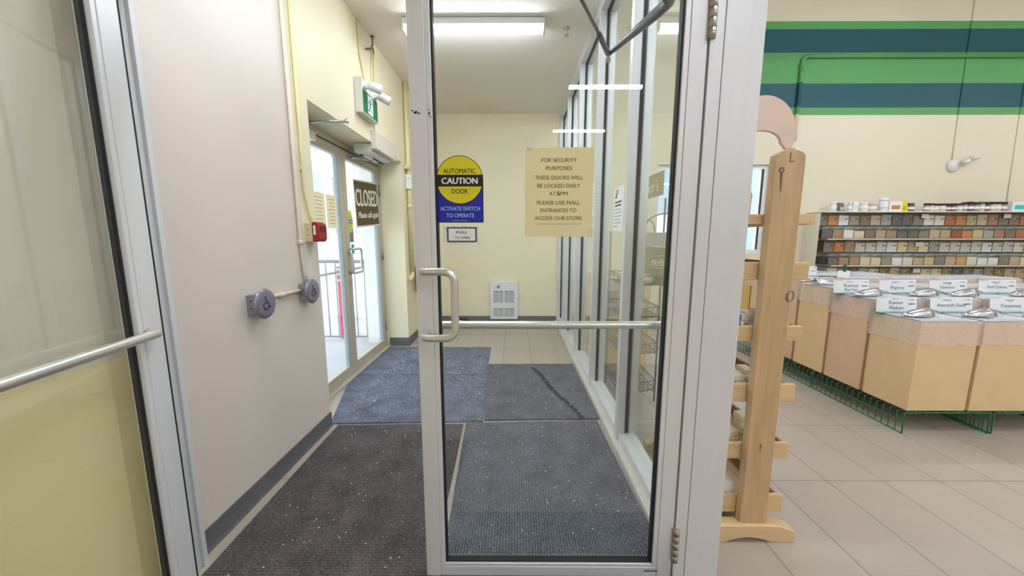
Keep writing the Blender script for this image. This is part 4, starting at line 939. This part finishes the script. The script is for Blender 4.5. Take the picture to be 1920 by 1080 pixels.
for j, (y0, z0, h, n, nm) in enumerate(BROWS):
    for i in range(n):
        cm = CARD if (j == 0) else (CARD2 if (j + i) % 2 else CARD)
        if j == 5: cm = CARD3
        BT[(j, i)] = z0 + h
        bulk_bin('cardboard bulk bin with clear liner, %s from the aisle in the %s row' % (ORD[i], nm), COLX[i], y0, z0, h, cm)
# price cards in acrylic holders
ACRY = glass('holder_acrylic', (.86, .95, .93), .06); EDGE = mat('green_acrylic_edge', (120, 170, 160), .2, 0, .05, 20)
CARDPAPER = mat('price_card_paper', (238, 239, 242), .7, 0, .01, 20)
def price_card(label, cx_, y, z, wd, lines, hgt=.100):
    t = thing('price_card', label, 'price card', (cx_, y, z), 'price cards on the bulk bins')
    m = M(EDGE); m.box(cx_ - wd / 2 - .01, cx_ + wd / 2 - .02, y - .035, y + .03, z, z + .006); m.build('holder', t)
    m = M(CARDPAPER); ti = .10; up_ = Vector((0, math.sin(ti), math.cos(ti)))
    def K(a, b, d=0.0): return tuple(Vector((cx_, y - .004, z + .006)) + Vector((a, 0, 0)) + up_ * b + Vector((0, -math.cos(ti), math.sin(ti))) * d)
    h = wd / 2
    m.hexa([K(-h, 0, -.002), K(h, 0, -.002), K(h, hgt, -.002), K(-h, hgt, -.002), K(-h, 0, 0), K(h, 0, 0), K(h, hgt, 0), K(-h, hgt, 0)])
    m.poly([K(-h, hgt - .006, .0004), K(-h + .07, hgt - .006, .0004), K(-h + .07, hgt - .001, .0004), K(-h, hgt - .001, .0004)], mat('olive_strip', (196, 190, 110), .7, 0, .03, 20))
    SER = mat('grey_green_print', (92, 100, 104), .8, 0, .05, 50)
    for s_, xo_, zo, hh_, wf in lines: m.text(s_, K(xo_, zo, .0006), (1, 0, 0), up_, hh_, SER, wfit=wf, bold=.006)
    for i in range(3): m.poly([K(h - .055 + i * .015, hgt * .46, .0005), K(h - .044 + i * .015, hgt * .46, .0005), K(h - .044 + i * .015, hgt * .54, .0005), K(h - .055 + i * .015, hgt * .54, .0005)], BLACK)
    m.build('card', t); return t
LZ = .012
price_card('price card reading Kamut Flakes on the front bin row', 2.662, 2.47, BT[(0, 0)] + LZ, .276, [('Organic', -.01, .088, .009, .05), ('Kamut', -.005, .062, .026, .095), ('Flakes', .0, .026, .026, .095), ('1.95', .105, .080, .009, .035)])
price_card('price card reading Amaranth Seeds on the front bin row', 3.042, 2.47, BT[(0, 1)] + LZ, .29, [('Organic', -.03, .080, .010, .06), ('Amaranth Seeds', .0, .044, .022, .20), ('1.95', .11, .080, .009, .035)])
price_card('price card reading Organic Couscous on the front bin row', 3.455, 2.47, BT[(0, 2)] + LZ, .29, [('Organic', -.01, .078, .012, .06), ('Couscous', .0, .040, .024, .14), ('1.95', .11, .080, .009, .035)])
price_card('price card reading Kamut Berries on the second bin row', 2.633, 2.79, BT[(1, 0)] + LZ, .275, [('Organic', -.01, .084, .010, .05), ('Kamut', .0, .055, .026, .11), ('Berries', .0, .022, .022, .10), ('1.95', .105, .080, .009, .035)])
price_card('price card reading Farro on the second bin row', 2.993, 2.79, BT[(1, 1)] + LZ, .282, [('Organic', -.02, .082, .010, .06), ('Farro', .0, .038, .028, .10), ('1.95', .105, .080, .009, .035)])
price_card('price card reading Large Couscous on the second bin row', 3.39, 2.79, BT[(1, 2)] + LZ, .288, [('Large', -.01, .076, .020, .062), ('Couscous', -.01, .042, .022, .115), ('1.95', .11, .080, .009, .035)])
price_card('price card reading Red Quinoa on the second bin row', 3.768, 2.79, BT[(1, 3)] + LZ, .288, [('Organic', -.01, .080, .012, .06), ('Red Quinoa', .0, .044, .022, .15), ('1.95', .11, .080, .009, .035)])
price_card('small price card on the fourth row bin beside the soap rack', 2.70, 3.36, BT[(3, 0)] + LZ, .26, [('Organic', -.01, .070, .012, .06), ('Millet', .0, .036, .020, .09), ('1.95', .105, .070, .009, .035)], .085)
# loose blank card with a dark green clip and a green edged plate
t = thing('card_holder', 'blank white card with dark green clip on the fourth bin row', 'card', (3.03, 3.30, BT[(3, 1)] + LZ))
m = M(PAPER); m.box(2.975, 3.085, 3.30, 3.303, BT[(3, 1)] + LZ, BT[(3, 1)] + LZ + .055); m.build('card', t)
m = M(mat('dark_green_plastic', (16, 84, 58), .4, 0, .05, 20)); m.box(3.022, 3.046, 3.295, 3.31, BT[(3, 1)] + LZ + .045, BT[(3, 1)] + LZ + .11); m.build('clip', t, .003)
m = M(mat('dark_green_plastic', (16, 84, 58), .4, 0, .05, 20)); m.box(2.80, 2.90, 3.22, 3.30, BT[(3, 0)] + LZ, BT[(3, 0)] + LZ + .008); tag(m.build('plastic_plate', at=(2.85, 3.26, BT[(3, 0)] + LZ)), 'flat green edged plastic plate beside the small price card', 'plate')
# metal scoops
def scoop_proto():
    s = M(STEEL); n = 10; st = [(-.115, .012, .012), (-.08, .034, .026), (-.03, .047, .040), (.035, .050, .050), (.060, .049, .052)]
    vv = []; fs = []
    for (x, ry, rz) in st:
        for j in range(n + 1):
            a = math.pi * j / n; vv.append((x, -ry * math.cos(a), rz * math.sin(a)))
    for i in range(len(st) - 1):
        for j in range(n): a = i * (n + 1) + j; fs.append((a, a + 1, a + n + 2, a + n + 1))
    s.add(vv, fs, None, True)
    s.poly([(.0605, -.049 * math.cos(math.pi * j / n), .052 * math.sin(math.pi * j / n)) for j in range(n + 1)])
    hd = M(STEEL); hd.tube(rounded_path([(.060, 0, .030), (.085, 0, .036), (.14, 0, .024), (.175, 0, .016)], .02), [.013] * 16, None, 8) if False else hd.tube([(.060, 0, .030), (.085, 0, .034), (.13, 0, .024), (.165, 0, .014)], [.012, .010, .011, .008], None, 10)
    return s, hd
sb, shd = scoop_proto()
SC0 = None
for lab, x, y, key, rot in (
    ('steel scoop on the Kamut Flakes bin', 2.66, 2.33, (0, 0), 8), ('steel scoop on the Amaranth Seeds bin', 3.06, 2.33, (0, 1), 6), ('steel scoop on the front couscous bin', 3.45, 2.33, (0, 2), 12),
    ('steel scoop in front of the Kamut Berries card', 2.63, 2.65, (1, 0), 5), ('steel scoop in front of the Farro card', 3.04, 2.65, (1, 1), 5), ('steel scoop in front of the Large Couscous card', 3.34, 2.65, (1, 2), 7), ('steel scoop in front of the Red Quinoa card', 3.78, 2.65, (1, 3), 10),
    ('steel scoop on the fourth row bin beside the soap rack', 2.62, 3.04, (2, 0), 170)):
    z = BT[key] + LZ + .006
    if SC0 is None:
        SC0 = thing('metal_scoop', lab, 'scoop', (0, 0, 0), 'steel scoops on the bulk bins')
        o = sb.build('bowl', SC0); sm_ = o.modifiers.new('sheet', 'SOLIDIFY'); sm_.thickness = .0015
        shd.build('handle', SC0); q = SC0
    else:
        q = copy_tree(SC0); tag(q, lab)
    q.location = (x, y, z); q.rotation_euler = (0, 0, R(rot))
# cardboard bins beyond the partition
bulk_bin('cardboard bulk bin behind the bronze wire rack beyond the partition', 1.02, 3.20, 0, .88, CARD3, .40, .36)
bulk_bin('cardboard bulk bin beside the back wall beyond the far partition panes', 1.02, 4.2, 0, .86, CARD2, .40, .36)

# ---- bronze wire display rack behind the partition
t = thing('wire_display_rack', 'bronze wire display rack with header signs behind the partition', 'rack', (.95, 2.78, 0))
ax0, ax1, ay0, ay1 = .80, 1.09, 2.56, 3.02
for k, (x, y, zt_) in enumerate(((ax1, ay0 + .10, 1.55), (ax0, ay0, 1.25), (ax0, ay1, 1.32), (ax1, ay1, 1.25))):
    M(WIRE).tube([(x, y, 0), (x, y, zt_)], .008, None, 8).build('pole', t)
for z in (.10, .40, .68, .92):
    m = M(WIRE); ya_ = ay0
    m.tube([(ax0, ay0, z), (ax1, ay0 + .10, z), (ax1, ay1, z), (ax0, ay1, z)], .004, None, 6, True); m.tube([(ax0, ay0, z + .07), (ax1, ay0 + .10, z + .07), (ax1, ay1, z + .07), (ax0, ay1, z + .07)], .004, None, 6, True)
    for i in range(13):
        y = ay0 + .10 + (ay1 - ay0 - .10) * i / 12; m.tube([(ax0, y, z + .07), (ax0, y, z), (ax1, y, z), (ax1, y, z + .07)], .0022, None, 5)
    for i in range(1, 8):
        x = ax0 + (ax1 - ax0) * i / 8; m.tube([(x, ay1, z + .07), (x, ay1, z), (x, ay0 + .05, z), (x, ay0 + .05, z + .07)], .0022, None, 5)
    m.build('wire_shelf', t)
m = M(WIRE); m.tube([(1.085, 2.69 + .30 * math.cos(math.pi * k / 16), 1.385 + .055 * math.sin(math.pi * k / 16)) for k in range(17)], .005, None, 6); m.tube([(1.085, 2.98 - .16 * math.sin(math.pi * .5 * k / 10), 1.31 + .10 * math.cos(math.pi * .5 * k / 10)) for k in range(11)], .005, None, 6); m.build('top_hoop', t)
m = M(TANBOARD); m.box(1.075, 1.081, 2.68, 3.14, 1.578, 1.752)
m.text("Carr's", (1.0742, 2.925, 1.66), (0, -1, 0), uz, .085, mat('cream_letters', (244, 240, 226), .5, 0, .02, 20), wfit=.34, shear=.3); m.build('header_sign', t)
m = M(mat('brown_display_board', (150, 132, 100), .7, 0, .03, 10)); m.box(1.062, 1.068, 2.34, 2.97, .92, 1.20); GLD = mat('gold_outline', (206, 190, 130), .5, 0, .03, 20)
cx2, cz2 = 2.60, 1.09
def CPt(a, b): return (1.0614, cx2 - a, cz2 + b + a * .06)
ol = [(-.25, 0), (-.215, .045), (.215, .045), (.25, 0), (.215, -.045), (-.215, -.045)]
for i in range(6):
    p, q = Vector(CPt(*ol[i])), Vector(CPt(*ol[(i + 1) % 6])); m.tube([p, q], .0035, GLD, 6)
m.text("McVitie's", CPt(0, 0), (0, -1, .06), uz, .052, mat('cream_letters', (244, 240, 226), .5, 0, .02, 20), wfit=.38, shear=.2, bold=.012); m.build('brand_panel', t)
bags = film('cellophane_wrap', (226, 220, 206), .7, .12)
for lab, bx, by, bz in (('cellophane wrapped packet on the top wire shelf, closest to the inner door', .95, 2.70, .925), ('cellophane wrapped packet lying on the upper wire shelf by the back pole', .94, 2.935, .925), ('pale wrapped packet on the second wire shelf of the rack', .95, 2.86, .685)):
    m = M(bags); m.lathe([(.02, 0), (.09, .01), (.11, .035), (.08, .065), (.02, .075)], (bx, by, bz), 'z', None, 16, False); tag(m.build('wrapped_packet', at=(bx, by, bz)), lab, 'packet', 'wrapped packets on the wire rack')
m = M(mat('grey_poly_bag', (176, 172, 176), .35, 0, .06, 12)); m.box(1.064, 1.072, 2.36, 2.96, 1.202, 1.305); tag(m.build('grey_card', at=(1.068, 2.75, 1.202)), 'grey card standing above the lower tan sign of the wire rack', 'card')

# ---- pine soap rack
t = thing('soap_rack', 'pine soap display rack with tilted trays beside the wide post', 'rack', (1.005, 1.65, 0))
RY0, RY1 = 1.405, 1.98
def upright(y):
    pts = [(.953, y, .075), (1.063, y, .075), (1.063, y, 1.558)] + [(1.008 + .055 * math.cos(a), y, 1.562 + .026 * math.sin(a)) for a in [math.pi * k / 12 for k in range(1, 12)]] + [(.953, y, 1.55)]
    m = M(PINE_V); m.prism(pts, (0, .038, 0)); return m
KN = mat('dark_knot', (96, 66, 48), .6, 0, .15, 60)
p = upright(1.365).build('upright', t, .004)
m = M(KN)
m.poly([(.977 + .010 * math.cos(a), 1.3642, 1.513 + .011 * math.sin(a)) for a in [k * math.pi / 8 for k in range(16)]])
m.poly([(.977 + .0055 * math.cos(a), 1.3638, 1.513 + .0065 * math.sin(a)) for a in [k * math.pi / 8 for k in range(16)]], mat('knot_heart', (176, 146, 128), .6, 0, .08, 60))
m.poly([(.974, 1.3642, 1.502), (.981, 1.3642, 1.502), (.9815, 1.3642, 1.45), (.979, 1.3642, 1.43)]); m.build('knot', p); m = M(KN); m.poly([(1.002, 1.3642, .432), (1.007, 1.3642, .438), (1.006, 1.3642, .405), (1.003, 1.3642, .40)]); m.build('knot', p); m = M(KN)
m.box(1.003, 1.006, 1.3642, 1.366, 1.545, 1.575); m.box(1.003, 1.020, 1.3642, 1.366, 1.543, 1.546); m.build('joint_line', p)
upright(RY1 - .01).build('upright', t, .004)
for y in (1.347, RY1 + .005):
    pts = [(.785, 0), (.785, .05), (.85, .075), (1.11, .075), (1.175, .05), (1.175, 0)] + [(1.08 - .20 * k / 10, .022 * math.sin(math.pi * k / 10)) for k in range(0, 11)]
    m = M(PINE_H); m.prism([(x, y, z) for x, z in pts], (0, .055, 0)); m.build('foot', t, .003)
TR = [(1.319, 1.358), (1.104, 1.174), (.856, .918), (.596, .673), (.342, .414), (.093, .174)]
for z0, z1 in TR:
    m = M(PINE_H); xr, xl = 1.155, .855; fl = z0 + .012
    m.box(xl, xr, RY0, RY0 + .018, z0, z1); m.build('tray_end', t, .004)
    M(PINE_H).box(xl, xr, RY1 - .03, RY1 - .012, z0, z1).build('tray_end', t, .004)
    m = M(PINE_Y); hh = min(z1 - .006, z0 + .06)
    m.box(xl, xl + .015, RY0 + .018, RY1 - .03, z0, hh); m.build('tray_side', t, .002)
    m = M(PINE_Y); m.box(xr - .015, xr, RY0 + .018, RY1 - .03, z0, hh); m.build('tray_side', t, .002)
    m = M(wood('tray_slats', (206, 176, 140), 1)); m.box(xl + .015, xr - .015, RY0 + .018, RY1 - .03, z0, fl); m.build('tray_floor', t)
# arched plywood crook on top
a_out = arc((.905, 1.378, 1.645), .1, 0, math.pi, 24, (1.2, 0, 0), (0, 0, 1.32)); a_in = arc((.905, 1.378, 1.612), .07, math.pi, 0, 20, (1, 0, 0), (0, 0, .62))
pts = [(1.012, 1.378, 1.575), (1.020, 1.378, 1.60)] + a_out + [(.787, 1.378, 1.575), (.835, 1.378, 1.575)] + a_in
m = M(PLY); m.prism(pts, (0, .014, 0)); m.build('arched_crest', t, .002)
m = M(PINE_V); m.box(1.001, 1.020, 1.366, 1.400, 1.545, 1.592); m.build('peg', t, .002)
m = M(DSTEEL); m.tube(arc((1.062, 1.368, 1.045), .017, 0, 2 * math.pi, 18, (1, .35, 0), (0, 0, 1.25))[:-1], .0025, None, 6, True); m.build('steel_ring', t)
# soap bars
SOAP = {}
def soap(label, x, y, z, dims, rot, col, pitch=0):
    k = (dims, col)
    if k not in SOAP:
        lx, ly, lz = dims; m = M(mat('soap_%d_%d_%d' % col, col, .5, 0, .05, 30)); m.box(-lx / 2, lx / 2, -ly / 2, ly / 2, 0, lz); SOAP[k] = m.build('soap_bar', None, .006, seg=3); o = SOAP[k]
    else:
        o = SOAP[k].copy(); COL.objects.link(o)
    o.location = (x, y, z); o.rotation_euler = (R(pitch), 0, R(rot)); tag(o, label, 'soap', 'soap bars in the rack trays'); return o
WH = (246, 240, 228); CR = (242, 228, 196); GRN = (70, 160, 96); YL = (222, 204, 120); GY = (176, 168, 156); BLU = (96, 148, 184); BL2 = (84, 122, 156); ORG = (222, 176, 98); RDS = (190, 40, 48)
TN = {0: 'second', 1: 'third', 2: 'fourth', 3: 'fifth', 4: 'lowest'}
layout = {
 0: [(.92, 1.53, (80, 120, 90), 'green')],
 1: [(.885, 1.47, BL2, 'dark blue'), (.925, 1.475, WH, 'white'), (.90, 1.56, BLU, 'blue'), (.96, 1.56, BLU, 'sky blue'), (.92, 1.65, RDS, 'red'), (.96, 1.74, BL2, 'slate blue'), (1.09, 1.46, ORG, 'orange'), (1.08, 1.56, CR, 'cream'), (1.08, 1.68, WH, 'chalk white')],
 2: [(.885, 1.47, WH, 'white'), (.945, 1.47, WH, 'chalk white'), (.895, 1.55, CR, 'cream'), (.955, 1.56, WH, 'ivory'), (.90, 1.66, (170, 130, 96), 'brown'), (.96, 1.66, CR, 'butter cream'), (.93, 1.76, WH, 'milk white'), (1.09, 1.49, GRN, 'green'), (1.08, 1.62, CR, 'pale cream')],
 3: [(.89, 1.47, WH, 'white'), (.945, 1.48, CR, 'cream'), (.89, 1.54, YL, 'yellow'), (.95, 1.56, WH, 'ivory'), (.89, 1.63, CR, 'pale yellow'), (.955, 1.65, GY, 'grey'), (.90, 1.72, (200, 190, 160), 'beige'), (.96, 1.74, GY, 'dark grey'), (1.09, 1.48, WH, 'chalk white'), (1.08, 1.60, CR, 'butter cream')],
 4: [(.885, 1.48, WH, 'white'), (.945, 1.48, WH, 'chalk white'), (.89, 1.58, WH, 'ivory'), (.95, 1.59, WH, 'milk white'), (.90, 1.70, CR, 'cream'), (.965, 1.70, WH, 'pale white')]}
rr = random.Random(21)
for ti, items in layout.items():
    z = TR[ti + 1][0] + .0125
    for (x, y, col, nm) in items:
        if y < 1.62 and ti in (1, 2, 3): soap('%s soap bar, topmost of a heap in the %s tray from the top' % (nm, {1: 'third', 2: 'fourth', 3: 'fifth'}[ti]), min(max(x, .905), 1.103), y + .004, z + .0604, (.047, .070, .030), rr.uniform(-12, 12), col)
        x = min(max(x, .900), 1.108)
        zz = z + (.036 if ti in (2, 3) else .03 if ti == 1 else .03)
        # a lower hidden bar carries each visible one
        soap('%s soap bar, lower of a pair in the %s tray from the top' % (nm, {0: 'second', 1: 'third', 2: 'fourth', 3: 'fifth', 4: 'sixth'}[ti]), x, y, z, (.047, .070, .030), rr.uniform(-6, 6), col)
        if not (ti == 4 and y > 1.65) and not ti == 0: soap('%s soap bar, upper of a pair in the %s tray from the top' % (nm, {0: 'second', 1: 'third', 2: 'fourth', 3: 'fifth', 4: 'sixth'}[ti]), x + rr.uniform(-.003, .003), y + rr.uniform(-.003, .003), z + .0302, (.047, .070, .030), rr.uniform(-14, 14), col)
m = M(PAPER); m.box(.878, .955, 1.428, 1.53, TR[5][0] + .0728, TR[5][0] + .125); tag(m.build('soap_carton', at=(.915, 1.48, TR[5][0] + .0728), bevel=.003), 'plain white carton lying on the soap bars of the lowest rack tray', 'carton')
# jugs on the top tray
def jug(label, x, y, z, s_, lab_col):
    t = thing('soap_jug', label, 'jug', (x, y, z), 'pink jugs on top of the soap rack')
    m = M(film('milky_pink_plastic', (238, 214, 210), .8, .3)); m.lathe([(.0, 0), (.036 * s_, 0), (.040 * s_, .006), (.040 * s_, .10 * s_), (.034 * s_, .125 * s_), (.016 * s_, .145 * s_), (.014 * s_, .16 * s_)], (x, y, z), 'z', None, 20); m.build('jug_body', t)
    m = M(mat('pink_cap', (236, 206, 202), .4, 0, .03, 20)); m.lathe([(.017 * s_, .158 * s_), (.017 * s_, .178 * s_), (0, .180 * s_)], (x, y, z), 'z', None, 16); m.build('cap', t)
    m = M(film('milky_pink_plastic', (238, 214, 210), .8, .3)); m.tube(rounded_path([(x + .014 * s_, y, z + .145 * s_), (x + .045 * s_, y, z + .14 * s_), (x + .042 * s_, y, z + .09 * s_)], .02), .006 * s_, None, 8); m.build('handle', t)
    m = M(mat('jug_label_%d' % lab_col[0], lab_col, .6, 0, .03, 20)); n = 12; a0, a1 = R(205), R(335)
    A = [(x + .0405 * s_ * math.cos(a0 + (a1 - a0) * k / n), y + .0405 * s_ * math.sin(a0 + (a1 - a0) * k / n)) for k in range(n + 1)]
    for k in range(n): m.poly([(A[k][0], A[k][1], z + .02 * s_), (A[k + 1][0], A[k + 1][1], z + .02 * s_), (A[k + 1][0], A[k + 1][1], z + .092 * s_), (A[k][0], A[k][1], z + .092 * s_)])
    for (k0, k1, z0, z1, mt) in ((4, 8, .074, .086, WHITE), (5, 7, .077, .083, BLACK), (3, 9, .045, .058, mat('pale_teal_print', (186, 206, 200), .6, 0, .03, 20))):
        for k in range(k0, k1):
            q = .0003 + (.0004 if mt is BLACK else 0); cxk = lambda a: (x + (a[0] - x) * (1 + q / .04), y + (a[1] - y) * (1 + q / .04))
            m.poly([cxk(A[k]) + (z + z0 * s_,), cxk(A[k + 1]) + (z + z0 * s_,), cxk(A[k + 1]) + (z + z1 * s_,), cxk(A[k]) + (z + z1 * s_,)], mt)
    m.build('jug_label', t)
jz = 1.3315
for z in (jz,): pass
jug('small pink jug with a pale pink label in front of the larger jug', .905, 1.47, jz, .82, (236, 196, 186))
jug('larger pink jug with a cream label beside the rack upright', .945, 1.58, jz, 1.10, (240, 226, 190))
jug('pink jug with a pale blue label on the far side of the rack upright', 1.135 - .03, 1.53, jz, .85, (196, 208, 222))
